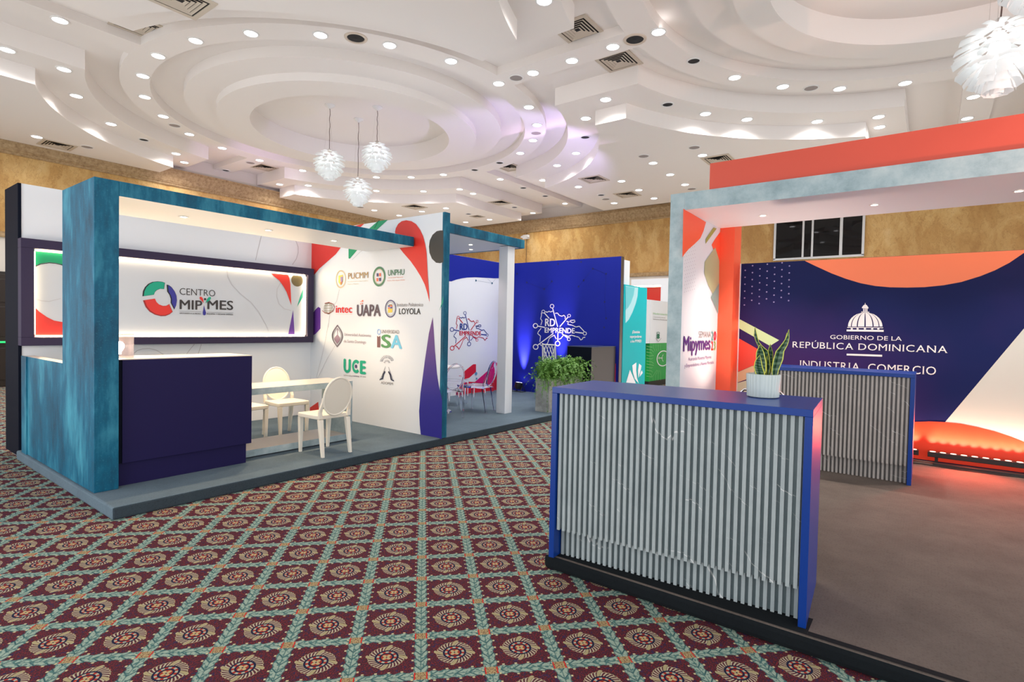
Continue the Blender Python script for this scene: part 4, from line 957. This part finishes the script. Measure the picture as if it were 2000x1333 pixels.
# planters with ferns
fern = G('fern_green'); n_ = fern.noise(6, 2); fern = fern.out(fern.mix(n_, (.03, .13, .02), (.20, .42, .06)), .55)
def fern_planter(x0, y0, x1, y1, label, n, sc=1.0):
    t = thing('fern_planter', label, 'planter', ((x0+x1)/2, (y0+y1)/2, .10))
    a, b = (x1-x0)/2, (y1-y0)/2
    bm = bm_new(); H = .565
    for w_ in ((-a, -b, a, -b+.025), (-a, b-.025, a, b), (-a, -b+.0255, -a+.025, b-.0255), (a-.025, -b+.0255, a, b-.0255)): box(bm, w_[0], w_[1], 0, w_[2], w_[3], H)
    obj('box', bm, M['planter_concrete'], t)
    boxobj('soil', (-a+.026, -b+.026, .05, a-.026, b-.026, H-.05), plain('soil', (.03, .02, .012), .9), t)
    rnd = random.Random(n)
    bm = bm_new()
    for k in range(n):
        ox, oy = rnd.uniform(-a+.03, a-.03), rnd.uniform(-b+.03, b-.03); an = rnd.uniform(0, 2*PI); L = rnd.uniform(.10, .42)*sc; up = rnd.uniform(.10, .46); dr = rnd.uniform(.0, .75)*(L/.4)
        d = Vector((math.cos(an), math.sin(an), 0)); P0 = Vector((ox, oy, H-.06)); prev = P0; m = 9; wv = rnd.uniform(-.9, .9)
        for i in range(1, m+1):
            q = i/m; dd = Matrix.Rotation(wv*q, 3, 'Z') @ d
            P1 = P0+dd*L*q+Vector((rnd.uniform(-.008, .008), rnd.uniform(-.008, .008), up*math.sin(min(q, .8)*2.0)-dr*q**3)); s = (P1-prev).normalized(); sd = s.cross(Vector((rnd.uniform(-.5, .5), rnd.uniform(-.5, .5), 1))).normalized()
            if i > 2:
                for h_ in range(5):
                    sg = 1 if h_ % 2 else -1; ll = rnd.uniform(.026, .050)*(1.25-q*.7); o = prev+(P1-prev)*rnd.random(); dv = (sd*sg+s*rnd.uniform(-.2, .9)+Vector((0, 0, rnd.uniform(-.4, .4)))).normalized(); tip = o+dv*ll; e = dv.cross(s).cross(dv).normalized()*ll*.32 if dv.cross(s).length > .05 else sd*.006
                    bm.faces.new([bm.verts.new(v) for v in (o, o+dv*ll*.5-e, tip, o+dv*ll*.5+e)])
            e = sd*.0015; bm.faces.new([bm.verts.new(v) for v in (prev-e, prev+e, P1+e, P1-e)]); prev = P1
    o = obj('fern_fronds', bm, fern, t); o['kind'] = 'stuff'
fern_planter(7.80, 5.09, 8.35, 5.37, 'grey concrete planter with a trailing fern at the platform edge', 300, 1.0)
fern_planter(8.40, 5.09, 8.92, 5.37, 'second grey planter with a bushy fern, mostly behind the ribbed desk', 300, 1.0)

# lattice chair and black counter behind the ferns
lc = thing('lattice_chair', 'white chair with a lattice back behind the ferns', 'chair', (9.35, 5.95, .10), math.radians(-100))
for s in (-1, 1):
    for yy, zt in ((-.18, 1.12), (.18, .45)):
        bm = bm_new(); tube(bm, [(s*.18, yy-(.04 if zt > 1 else 0), 0), (s*.18, yy, .45)]+([(s*.17, yy-.05, zt)] if zt > 1 else []), .014, 6); obj('leg', bm, M['trimw'], lc)
boxobj('seat', (-.2, -.2, .45, .2, .2, .48), M['trimw'], lc, .01)
bm = bm_new(); tube(bm, [(-.17, -.23, 1.1), (.17, -.23, 1.1)], .014, 6); tube(bm, [(-.17, -.2, .72), (.17, -.2, .72)], .012, 6); obj('back_rail', bm, M['trimw'], lc)
bm = bm_new()
for k in range(-2, 4):
    for sg in (-1, 1):
        xa, xb = k*.085-.085, k*.085+.085
        if sg < 0: xa, xb = xb, xa
        xa, xb = max(-.17, min(.17, xa)), max(-.17, min(.17, xb))
        if abs(xa-xb) > .02: tube(bm, [(xa, -.2, .72), (xb, -.23, 1.1)], .007, 5)
obj('back_lattice', bm, M['trimw'], lc)
bc = thing('info_counter', 'black and brown counter standing against the blue wall behind the ferns', 'counter', (8.98, 4.95, .10))
boxobj('body', (0, 0, 0, .98, .52, 1.085), [M['navy_dark'], plain('brown_black_laminate', (.035, .025, .024), .4)], bc, .003, ym=1)
boxobj('worktop', (-.005, -.005, 1.0855, .985, .525, 1.10), plain('blue_black_top', (.02, .03, .07), .3), bc)
boxobj('red_trim', (.986, .0, .0, 1.0, .012, .75), vinyl('red_vinyl', (.72, .03, .02)), bc)

# ================================================================== stands farther back
tk = thing('teal_banner_wall', 'turquoise side wall with white slogan and fan-shaped logo', 'wall panel', (10.16, 4.90, 0))
tq = G('turquoise_print'); zt_ = tq.pos()[2]; tq = tq.out(tq.mix(zt_.step(1.0, 2.5), (.0, .40, .44), (.0, .46, .52)), .45, 0, .2)
x1t = aty(1264, 565, 4.9).x; zt1 = aty(1221, 556, 4.9).z
boxobj('panel', (0, 0, .05, x1t-10.16, .15, zt1), tq, tk)
PT = Panel('y', 4.9, tk); zt2 = lambda pts: crop(1190, 480, 4.7625, pts)
PALET = vinyl('pale_turquoise', (.42, .72, .78)); WV = vinyl('white_vinyl', (.82, .82, .86))
PT.poly('printed_arc', zt2([(150, 375), (268, 392), (262, 470), (245, 540), (215, 620), (180, 690), (150, 722)]), PALET, 1)
PT.poly('printed_arc', zt2([(150, 380), (235, 390), (225, 460), (200, 530), (175, 575), (150, 600)]), vinyl('mid_turquoise', (.14, .56, .62)), 2)
for t_, bl_, br_ in (('¡Dándole', (212, 815), 282), ('superpoderes', (190, 858), 298), ('a los PYMES!', (195, 902), 296)): PT.text('lettering', t_, zt2([bl_])[0], 1190+br_/4.7625, 5.2, WV, 2, .03)
for pp in ([(190, 1155), (245, 1282), (155, 1275)], [(212, 1115), (250, 1088), (248, 1160), (255, 1230), (272, 1283), (235, 1240), (218, 1180)], [(275, 1098), (298, 1118), (290, 1160), (268, 1235), (265, 1160)], [(302, 1160), (310, 1185), (280, 1222), (288, 1180)]): PT.poly('logo_blade', zt2(pp), WV, 2)
wc = thing('white_box_column', 'tall white box column behind the turquoise wall', 'column', (10.32, 5.06, 0))
boxobj('body', (0, -.08, 0, .25, .08, aty(1221, 508, 4.98).z-.0), wht, wc); 
gk = thing('green_info_stand', 'white stand with a green circuit-pattern lower half beyond the turquoise wall', 'display stand', (13.9, 5.9, 0))
gx0 = aty(1271, 600, 5.9).x-13.9; gz1 = aty(1271, 586, 5.9).z; gzm = aty(1271, 671, 5.9).z; gz0 = aty(1271, 745, 5.9).z
boxobj('panel', (gx0, 0, gzm, gx0+1.6, .25, gz1), wht, gk); boxobj('lower_panel', (gx0-.02, -.01, gz0, gx0+1.62, .25, gzm-.001), vinyl('circuit_green', (.0, .33, .05)), gk); boxobj('plinth', (gx0, 0.01, 0, gx0+1.6, .24, gz0-.001), M['black'], gk)
boxobj('side_panel', (gx0-.35, .01, gzm, gx0-.001, .25, gz1), wht, gk)
PK = Panel('y', 5.885, gk)
PK.text('lettering', 'Modernización', zt2([(408, 640)])[0], 1190+545/4.7625, 3.6, vinyl('pale_green_text', (.35, .60, .35)), 1, .02)
PK.text('lettering', 'e innovación para la', zt2([(408, 668)])[0], 1190+520/4.7625, 1.9, GRT, 1, 0); PK.text('lettering', 'Industria Dominicana', zt2([(408, 690)])[0], 1190+545/4.7625, 2.1, GRT, 1, .01)
for k, yy in enumerate((815, 835, 855)): PK.ell('logo_mark', zt2([(455, yy)])[0], 3.0, 2.6, vinyl('deep_green_vinyl', (.0, .16, .08)), 1, 18, .3 if k == 0 else 0)
PK.stroke('logo_mark', [zt2([(430, 860), (455, 897), (482, 862)])], .8, GRT, 1)
PK.ell('logo_ring', zt2([(500, 1050)])[0], 12.5, 15.5, WV, 2, 32, .12); PK.ell('logo_dot', zt2([(462, 1046)])[0], 1.6, 2, WV, 2, 14, .4)
PK.stroke('logo_line', [zt2([(468, 1046), (495, 1046)]), zt2([(500, 1015), (484, 1046), (500, 1078)])], 1.2, WV, 2)
cir = []
rr_ = random.Random(3)
for k in range(11):
    y = 935+k*28; cir.append(zt2([(345, y), (380+rr_.randint(-8, 20), y+8), (402+rr_.randint(-6, 10), y+rr_.randint(-20, 30)+8)]))
for k in range(4): cir.append(zt2([(410+k*22, 920), (410+k*22, 950+k*6), (425+k*18, 985)])); cir.append(zt2([(405+k*24, 1255), (405+k*24, 1215-k*8), (440+k*12, 1160)]))
PK.stroke('circuit_line', cir, .45, vinyl('pale_lime', (.45, .75, .40)), 2)
rb = thing('red_booth', 'far white booth with a red inner wall and a glowing warm light strip', 'booth', (16.1, 5.5, 0))
ya, yb = atx(1234, 560, 16.1).y-5.5, atx(1292, 560, 16.1).y-5.5; zr = atx(1290, 557, 16.1).z; zq = atx(1290, 551, 16.1).z
boxobj('fascia', (-.05, yb-.35, zr, .15, ya, zq+.10), wht, rb); boxobj('back_panel', (.6, yb, 0, .65, ya, zr-.001), RED, rb); boxobj('side_wall', (-.05, yb-.35, 0, .65, yb-.001, zr-.001), wht, rb); boxobj('roof', (.151, yb-.35, zr, .65, ya, zr+.05), wht, rb)
boxobj('light_strip', (.05, yb+.02, zr-.05, .10, ya-.02, zr-.002), M['strip'], rb)
light('AREA', 'strip_lamp', (16.3, 5.9, zr-.08), 25, (1, .75, .5), (16.55, 5.9, 1.2), shape='RECTANGLE', size=1.2, size_y=.05)
# ================================================================== ORANGE STAND (right)
XF, XB_, XD = 6.27, 7.63, 7.95
YL, YI, YP = 2.46, 2.29, 2.10
YR = -2.3
pp_ = boxobj('stage_platform', (2.93, YR-.2, 0, XD-.005, 1.93, .10), [M['felt_brown'], M['felt_edge']], None, .03, xm=1, yp=1)
boxobj('edge_strip', (2.945, YR-.19, .1001, 2.985, .42, .1006), M['felt_edge'], pp_); boxobj('edge_strip', (2.945, .4205, .1001, 3.13, 1.90, .1006), M['felt_edge'], pp_)
tag(pp_, 'low platform covered in dark brown felt under the ribbed desks', 'platform')
gp_ = thing('portal_frame', 'large pale concrete-look portal with an orange board standing on its beam', 'portal', (XF, YI, 0))
boxobj('column', (0, 0, 0, XB_-XF, YL-YI, 3.13), [M['grey_concrete'], wht], gp_, .002, ym=1)
boxobj('column', (0, YR-YI, .10, XB_-XF, YR+.17-YI, 2.93), M['grey_concrete'], gp_)
boxobj('beam', (0, YR-YI, 2.9305, XB_-XF, -.0005, 3.13), [M['grey_concrete'], wht], gp_, .002, bottom=1)
sb = boxobj('sign_board', (.14, YR-YI-.0, 3.1305, .19, 2.06-YI, 3.46), M['orange_dim'], gp_)
sb['label'] = 'plain orange board on top of the beam'
bo = boxobj('orange_return', (XB_-XF+.0005, YP-YI, 0, XD-XF-.001, 0, 3.129), M['orange'], gp_); bo['label'] = 'orange upright joining the portal to the backdrop'
PP = Panel('y', YI, gp_)
for q in ((1490, 421), (1708, 400), (1990, 373)):
    p = atz(q[0], q[1], 2.93); spot((p.x, p.y, 2.929), gp_, (1, .86, .76), 55)
zp = lambda pts: crop(1300, 380, 3.33, pts)
OR2 = M['orange']
PP.poly('printed_shape', zp([(114, 93), (108, 410), (120, 390), (150, 355), (190, 320), (225, 285), (245, 240), (262, 180)]), OR2, 1)
PP.poly('printed_shape', zp([(298, 328), (320, 290), (357, 240), (352, 468), (325, 395)]), OR2, 1)
PP.poly('printed_shape', zp([(259, 290), (310, 215), (330, 222), (258, 322)]), vinyl('lime_olive_vinyl', (.36, .38, .08)), 2)
PP.poly('printed_shape', zp([(320, 345), (347, 430), (345, 590), (315, 668), (275, 590), (250, 515), (252, 440)]), vinyl('sage_vinyl', (.42, .45, .26)), 2)
PP.poly('printed_shape', zp([(346, 575), (344, 790), (318, 730), (291, 668), (320, 620)]), vinyl('dusty_teal_vinyl', (.20, .36, .34)), 3)
dots = []
for i in range(6):
    for j in range(13):
        dots.append(zp([(122+i*13+(j % 2)*5, 360-i*4+j*23)])[0])
bm = bm_new()
for q in dots:
    u, z = PP.uv(*q)
    bm.faces.new([bm.verts.new(PP.w(u+.006*math.cos(k*PI/4), z+.006*math.sin(k*PI/4), 1)) for k in range(8)])
o = PP.fin('printed_dots', bm, vinyl('grey_dot', (.40, .38, .45))); o['kind'] = 'stuff'
zs = lambda *q: crop(1320, 620, 11.11, [q])[0]
VIO = vinyl('violet_text', (.10, .035, .22)); TEALT = vinyl('teal_text', (.10, .42, .42)); LIME = vinyl('lime_text', (.25, .48, .15)); REDT = vinyl('red_text', (.72, .015, .05))
PP.text('lettering', 'SEMANA', zs(488, 445), 1320+750/11.11, 12.5, GRT, 2, -.012)
PP.text('lettering', 'Mipymes', zs(150, 740), 1320+742/11.11, 29, VIO, 2, .03)
PP.text('lettering', '2', zs(760, 502), 1320+806/11.11, 17, TEALT, 2, .04); PP.text('lettering', '0', zs(812, 502), 1320+865/11.11, 17, REDT, 2, .04)
PP.text('lettering', '2', zs(757, 716), 1320+800/11.11, 16.5, vinyl('scarlet_text', (.8, .03, .02)), 2, .04); PP.text('lettering', '3', zs(808, 712), 1320+855/11.11, 16.5, LIME, 2, .04)
PP.text('lettering', 'Acercando Nuestras Mipymes', zs(265, 948), 1320+760/11.11, 6.6, VIO, 2, .004)
PP.text('lettering', 'y Emprendedores a Nuevos Mercados', zs(182, 1092), 1320+815/11.11, 6.6, VIO, 2, .004)

# backdrop
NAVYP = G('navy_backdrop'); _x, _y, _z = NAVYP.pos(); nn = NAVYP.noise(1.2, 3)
# object space: u = distance from the left end, z height: navy print, its lower-left purple part print, part coloured light put into the colour
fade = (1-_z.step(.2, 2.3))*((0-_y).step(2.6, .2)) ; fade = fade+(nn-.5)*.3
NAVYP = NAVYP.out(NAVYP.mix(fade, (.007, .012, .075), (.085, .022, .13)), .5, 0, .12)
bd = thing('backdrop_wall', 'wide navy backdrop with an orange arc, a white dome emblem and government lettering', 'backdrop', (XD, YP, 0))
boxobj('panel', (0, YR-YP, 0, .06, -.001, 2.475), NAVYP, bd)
boxobj('edge_trim', (-.012, -.012, 0, -.0005, 0, 2.475), M['trimw'], bd)
PD = Panel('x', XD, bd)
zd = lambda pts: crop(1430, 480, 3.5088, pts)
def pd(*q): return PD.uv(*zd([q])[0])
ORP = vinyl('salmon_orange_vinyl', (.95, .22, .08)); TOP = 2.473
a0 = pd(497, 103); arcp = [(560, 135), (680, 190), (780, 228), (880, 258), (980, 277), (1080, 286), (1200, 288), (1320, 285), (1450, 272), (1570, 250), (1700, 210), (1800, 170), (1900, 118), (2000, 50)]
ap = [pd(*q) for q in arcp]
PD.poly_uv('printed_arc', [(a0[0], TOP)]+ap+[(ap[-1][0]+.05, TOP)], ORP, 1)
# pale triangle lower right
zq7 = lambda *q: PD.uv(*crop(1760, 780, 6.058, [q])[0])
t0 = pd(2000, 568); t1 = zq7(520, 272)
yend = -(YR)  # u at the far end
PALE = vinyl('pale_stone_vinyl', (.56, .56, .50))
slope = (t0[1]-t1[1])/(t0[0]-t1[0])
mound = [zq7(*q) for q in ((-700, 520), (-300, 330), (175, 270), (350, 265), (520, 272), (700, 290), (900, 330), (1100, 380), (1300, 445), (1454, 505))]
last = mound[-1]; mound.append((last[0]+.45, last[1]-.28)); mound.append((yend-.02, .30))
PD.poly_uv('printed_shape', [t1, t0, (yend-.02, min(TOP, t0[1]+slope*(yend-.02-t0[0]))), (yend-.02, .31)]+mound[:4:-1], PALE, 1)
PD.poly_uv('printed_mound', [(mound[0][0], .30)]+mound+[(yend-.02, .105), (mound[0][0], .105)], vinyl('red_orange_vinyl', (.85, .045, .01)), 2)
zq2 = lambda *q: PD.uv(*crop(1430, 620, 7.84, [q])[0])
PALEGR = vinyl('pale_lime_vinyl', (.52, .68, .34))
L0 = zq2(122, 30)
PD.poly_uv('printed_band', [(-YP+.012, zq2(122, 30)[1]), zq2(720, 352), zq2(580, 440), (-YP+.012, zq2(122, 172)[1])], PALEGR, 1)
PD.poly_uv('printed_shape', [(-YP+.012, zq2(122, 325)[1]), zq2(360, 470), zq2(520, 570), zq2(770, 700), zq2(600, 735), zq2(310, 745), (-YP+.012, zq2(104, 838)[1])], vinyl('scarlet_vinyl', (.80, .06, .03)), 1)
PD.poly_uv('printed_shape', [(-YP+.012, zq2(104, 842)[1]), zq2(310, 748), zq2(600, 738), zq2(560, 830), (-YP+.012, zq2(100, 1000)[1])], vinyl('sand_vinyl', (.72, .50, .28)), 1)
PD.poly_uv('printed_shape', [(-YP+.012, zq2(98, 1008)[1]), zq2(250, 960), zq2(560, 832), zq2(560, 1200), (-YP+.012, .5)], vinyl('pale_green_vinyl', (.60, .68, .46)), 1)
bm = bm_new()
for i in range(7):
    for j in range(6):
        q = pd(90+i*50.5-j*1.2, (170 if i % 2 == 0 else 143)-i*5+j*47.5); bm.faces.new([bm.verts.new(PD.w(q[0]+.010*math.cos(k*PI/4), q[1]+.010*math.sin(k*PI/4), 1)) for k in range(8)])
o = PD.fin('printed_dots', bm, vinyl('lavender_dot', (.28, .25, .48))); o['kind'] = 'stuff'
# dome emblem
WD = vinyl('ivory_vinyl', (.80, .76, .74))
def P8(*L): return [pd(*q) for q in L]
cxd = 912
def dome(x, t): # x offset at height fraction t (0 base .. 1 top)
    return x*math.sqrt(max(0, 1-t*t))
base_y, top_y = 555, 458
ribs = [-118, -88, -50, -3, 46, 88, 118]
for (xa, xb) in ((-118, -98), (-92, -58), (-50, -6), (4, 50), (58, 92), (98, 118)):
    lo, hi = [], []
    for k in range(9):
        t = k/8*.985; y = base_y-(base_y-top_y)*t; lo.append((cxd+dome(xa, t), y)); hi.append((cxd+dome(xb, t), y))
    PD.poly_uv('emblem_rib', P8(*(lo+hi[::-1])), WD, 2)
PD.poly_uv('emblem_lantern', P8((890, 430), (934, 432), (934, 424), (922, 408), (913, 403), (902, 408), (890, 422)), WD, 2)
for x in (898, 909, 920): PD.poly_uv('emblem_lantern', P8((x, 432), (x+7, 432), (x+7, 452), (x, 452)), WD, 2)
PD.stroke_uv('emblem_lantern', [P8((886, 455), (938, 456))], .008, WD, 2); PD.stroke_uv('emblem_lantern', [P8((912, 395), (912, 405))], .006, WD, 2)
PD.stroke_uv('emblem_base', [P8((791, 561), (1033, 564))], .008, WD, 2); PD.stroke_uv('emblem_base', [P8((789, 582), (1034, 585))], .022, WD, 2)
for x in (820, 860, 910, 960, 1002): PD.poly_uv('emblem_base', P8((x-7, 566), (x+7, 566), (x+7, 576), (x-7, 576)), WD, 2)
PD.text('lettering', 'GOBIERNO DE LA', zd([(672, 640)])[0], 1430+1162/3.5088, 27/3.5088, WD, 2, 0)
serif_text(PD, 'lettering', 'REPÚBLICA DOMINICANA', zd([(414, 699)])[0], 1430+1475/3.5088, 11.8, WD, 2, .012)
PD.poly_uv('rule_line', P8((785, 741), (1028, 749), (1028, 762), (785, 753)), WD, 2)
serif_text(PD, 'lettering', 'INDUSTRIA, COMERCIO', zd([(463, 836)])[0], 1430+1398/3.5088, 14.0, WD, 2, .012)
serif_text(PD, 'lettering', 'Y MIPYMES', zd([(700, 925)])[0], 1430+1150/3.5088, 14.0, WD, 2, .012)

# LED bars at the foot of the backdrop
def led_bar(y1, y0, x, z, label, hang):
    t = thing('led_bar_light', label, 'light bar', (x, (y0+y1)/2, .10), 0, 'black light bars washing the backdrop red')
    h = (y1-y0)/2; z = z-.10
    boxobj('housing', (-.045, -h, z-.055, .045, h, z), M['black'], t, .004)
    n = 11; 
    for k in range(n):
        y = -h+(k+.5)*2*h/n
        bm = bm_new(); lathe(bm, [(0, .004), (.026, .003), (.028, 0), (0, 0)], 14, (0, y, z)); obj('lens', bm, plain('red_lens', (1, .2, .1), .3, 0, .5, (1, .55, .42), 2), t)
        light('SPOT', 'led_lamp', (x+.05, (y0+y1)/2+y, z+.125), 6, (1, .66, .50), (x+.15, (y0+y1)/2+y, z+.30), spot_size=math.radians(70), spot_blend=1, shadow_soft_size=.012)
    for s in (-1, 1):
        boxobj('bracket', (-.03, s*(h-.08)-.015, 0, .03, s*(h-.08)+.015, z-.0555), M['black'], t)
    if hang: boxobj('floor_foot', (-.13, -h*.9, 0, -.05, h*.9, .03), plain('dark_rail', (.03, .022, .022), .4), t, .004)
bars = [(1.05, .05, 'black light bar ending just beside the rear ribbed desk'), (-.03, -1.03, 'black light bar in the open at the foot of the pale triangle'), (-1.1, -2.1, 'black light bar beyond the right edge of the photo')]
for i, (a, b, L) in enumerate(bars): led_bar(a, b, 7.80, .235, L, i == 1)
for y_ in (.7, -.4, -1.6):  # added fill for the red light the mound bounces onto floor and desks
    light('SPOT', 'red_bounce_fill', (7.70, y_, .42), 60, (1, .10, .045), (6.2, y_, .05), spot_size=math.radians(155), spot_blend=1, shadow_soft_size=.12)
light('SPOT', 'backdrop_wash', (7.1, -1.0, 2.90), 30, (1, .95, .85), (7.95, -1.5, .7), spot_size=math.radians(80), spot_blend=1, shadow_soft_size=.05)
bm = bm_new(); tube(bm, [(7.66, 1.0, .108), (7.62, .5, .108), (7.66, .0, .108), (7.6, -.3, .108), (7.66, -.9, .108)], .006, 6); tag(obj('power_cable', bm, M['black'], None), 'thin black cable lying before the light bars', 'cable')

# ribbed desks
def desk(loc, rot, label, ms, mb, L=1.44, D=.60, H=1.075):
    """local x: along the front (0..L), local y: depth away from the front face (0..D)"""
    t = thing('ribbed_desk', label, 'desk', loc, rot, 'ribbed desks in blue frames')
    T = .036; BL = M['blue_lacquer']
    boxobj('desktop', (0, 0, H-T, L, D, H), BL, t, .0015)
    boxobj('side_panel', (0, 0, 0, T, D, H-T-.0005), BL, t, .0015); boxobj('side_panel', (L-T, 0, 0, L, D, H-T-.0005), BL, t, .0015)
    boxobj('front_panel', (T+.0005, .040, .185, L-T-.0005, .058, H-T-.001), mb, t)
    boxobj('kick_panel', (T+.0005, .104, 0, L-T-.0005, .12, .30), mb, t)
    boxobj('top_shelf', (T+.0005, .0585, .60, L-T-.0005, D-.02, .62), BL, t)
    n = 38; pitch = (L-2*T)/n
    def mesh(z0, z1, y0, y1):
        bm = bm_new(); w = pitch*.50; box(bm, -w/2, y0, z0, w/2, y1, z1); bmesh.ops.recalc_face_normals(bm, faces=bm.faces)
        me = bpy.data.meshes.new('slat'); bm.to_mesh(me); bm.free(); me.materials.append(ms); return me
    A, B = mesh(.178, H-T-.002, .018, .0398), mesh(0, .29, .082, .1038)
    for i in range(n):
        for me in (A, B):
            o = bpy.data.objects.new('slat', me); C.objects.link(o); o.parent = t; o.location = (T+(i+.5)*pitch, 0, 0)
    return t
# rotated slat material coordinates come from object space, so veins are given a per-slat phase through the object location
dA = math.atan2(.42-1.86, 3.0-2.90)
desk((2.90, 1.87, .10), dA, 'nearest ribbed slate-grey desk in a blue frame carrying the potted plant', M['slat'], M['slat_dark'])
desk((6.50, 1.535, .10), -PI/2, 'rear ribbed desk in a blue frame before the navy backdrop', M['slat_w'], M['slat_wd'], 1.445, .55, 1.07)
# chrome stool glimpsed behind the nearest desk
st = thing('bar_stool', 'chrome framed bar stool showing one rail behind the nearest ribbed desk', 'stool', (4.35, .93, .10))
for sx in (-1, 1):
    for sy in (-1, 1):
        bm = bm_new(); tube(bm, [(sx*.19, sy*.19, 0), (sx*.14, sy*.14, .70)], .012, 8); obj('leg', bm, M['chrome'], st)
boxobj('seat', (-.17, -.17, .70, .17, .17, .74), M['black'], st, .01)
bm = bm_new(); tube(bm, [(-.16, .15, .74), (-.17, .15, 1.0), (-.17, .12, 1.03), (-.17, -.12, 1.03), (-.17, -.15, 1.0), (-.16, -.15, .74)], .010, 8); obj('back_rail', bm, M['chrome'], st, smooth=True)

# potted snake plant
pp = atz(1491, 779, 1.175)
pt = thing('potted_plant', 'snake plant with yellow-edged leaves in a ribbed pale grey pot on the desk', 'plant', (pp.x+.075, pp.y+.02, 1.175))
bm = bm_new(); seg = 96; rows = []
def potr(a): return 1+.065*abs(math.sin(a*13))
for r, z in ((.074, 0), (.080, .006), (.086, .125), (.086, .132), (.080, .134), (.076, .126), (.074, .10)):
    rows.append([bm.verts.new((r*(potr(2*PI*i/seg) if r > .079 else 1)*math.cos(2*PI*i/seg), r*(potr(2*PI*i/seg) if r > .079 else 1)*math.sin(2*PI*i/seg), z)) for i in range(seg)])
for A, B in zip(rows, rows[1:]):
    for i in range(seg): bm.faces.new([A[i], A[(i+1) % seg], B[(i+1) % seg], B[i]])
bm.faces.new(rows[0]); obj('pot', bm, plain('pale_grey_glaze', sRGB(186, 198, 196), .25), pt, smooth=True)
bm = bm_new(); lathe(bm, [(0, .118), (.05, .120), (.0755, .114)], 24); obj('gravel', bm, m_felt('gravel', (.12, .08, .05), (.45, .40, .34), 220), pt)
def leafmat():
    g = G('snake_leaf'); uv = g.node('ShaderNodeUVMap'); sp = g.node('ShaderNodeSeparateXYZ'); g.t.links.new(uv.outputs[0], sp.inputs[0]); u = V(g, sp.outputs[0]); v = V(g, sp.outputs[1])
    n = g.noise(25, 3); band = ((v*60+n*7).sin()).step(-.2, .6)
    c = g.mix(band, (.012, .055, .025), (.09, .17, .09)); c = g.mix((u-.5).abs().step(.40, .44), c, (.55, .58, .06)); return g.out(c, .4)
SL = leafmat()
def blade(base, pts, widths, face):
    """pts: spine points (x along view right, y depth, z); face: unit horizontal vector of the leaf's width"""
    bm = bm_new(); uvl = bm.loops.layers.uv.new('UVMap'); rows = []; fv = Vector(face).normalized(); nrm = fv.cross(Vector((0, 0, 1)))
    n = 14
    def interp(a, t):
        k = t*(len(a)-1); i = min(int(k), len(a)-2); f = k-i; f = f*f*(3-2*f) if False else f
        return a[i]*(1-f)+a[i+1]*f
    P = [Vector(p) for p in pts]
    for i in range(n+1):
        t = i/n; p = interp(P, t); w = interp(widths, t)
        rows.append([(bm.verts.new(p+fv*w*u-nrm*w*.55*(1-abs(u))*1.0), (u+1)/2, t) for u in (-1, -.78, -.4, 0, .4, .78, 1)])
    for A, B in zip(rows, rows[1:]):
        for k in range(6):
            f = bm.faces.new([A[k][0], A[k+1][0], B[k+1][0], B[k][0]])
            for lp, q in zip(f.loops, (A[k], A[k+1], B[k+1], B[k])): lp[uvl].uv = (q[1], q[2])
    o = obj('leaf', bm, SL, pt, smooth=True); md = o.modifiers.new('thick', 'SOLIDIFY'); md.thickness = .0025; return o
R_ = Vector((_r.x, _r.y, 0)).normalized(); B_v = Vector((_f.x, _f.y, 0)).normalized()
S = .000365  # metres per crop pixel at the plant
def lp(px, py, dep=0): v = R_*((px-485)*S)+B_v*dep; return (v.x, v.y, .115+(860-py)*S)
def lf(pts, ws, ang, dep=0): blade(None, [lp(x, y, dep) for x, y in pts], [w*S*1.35 if w > 5 else w*S for w in ws], (R_*math.cos(ang)+B_v*math.sin(ang)))
lf([(425, 880), (430, 760), (415, 620), (395, 470), (388, 350)], [28, 60, 66, 52, 3], .15, -.02)
lf([(410, 880), (385, 790), (355, 700), (352, 600), (375, 510)], [24, 55, 50, 35, 4], -.2, -.035)
lf([(560, 880), (560, 700), (530, 560), (500, 450), (440, 380), (390, 310), (358, 210), (345, 75)], [20, 36, 42, 46, 26, 17, 20, 3], -.5, .015)
lf([(580, 880), (595, 740), (600, 600), (605, 480), (598, 340)], [22, 38, 48, 42, 3], .3, .02)
lf([(620, 880), (625, 740), (665, 590), (690, 450), (755, 350), (800, 250), (818, 105)], [26, 45, 62, 52, 42, 24, 3], .1, -.03)
lf([(640, 880), (690, 740), (705, 600), (715, 500), (780, 400), (815, 290), (828, 160)], [15, 26, 24, 30, 34, 26, 3], .5, .0)
lf([(600, 880), (625, 860), (645, 830)], [12, 10, 2], 0, -.045)
lf([(500, 880), (470, 740), (480, 560), (500, 430)], [18, 26, 20, 3], .9, .03)

# coloured stage light
par(7.25, 1.62, 'black floor spotlight behind the desks washing the portal corner with peach light', (6.95, 2.05, 2.4), 85, (1, .68, .54), 95, 'black floor spotlight of the orange stand')
light('SPOT', 'violet_wash', (9.6, 5.6, 3.2), 130, (.58, .48, 1), (10.6, 8.6, 5.7), spot_size=math.radians(95), spot_blend=.35, shadow_soft_size=.05)
light('SPOT', 'violet_wash', (7.0, 11.4, 3.2), 80, (.85, .52, 1), (7.6, 15.6, 5.7), spot_size=math.radians(50), spot_blend=.5, shadow_soft_size=.05)
light('SPOT', 'peach_wash', (4.6, -2.6, 2.2), 120, (1, .52, .36), (8.2, -1.0, 6.0), spot_size=math.radians(100), spot_blend=.5, shadow_soft_size=.03)
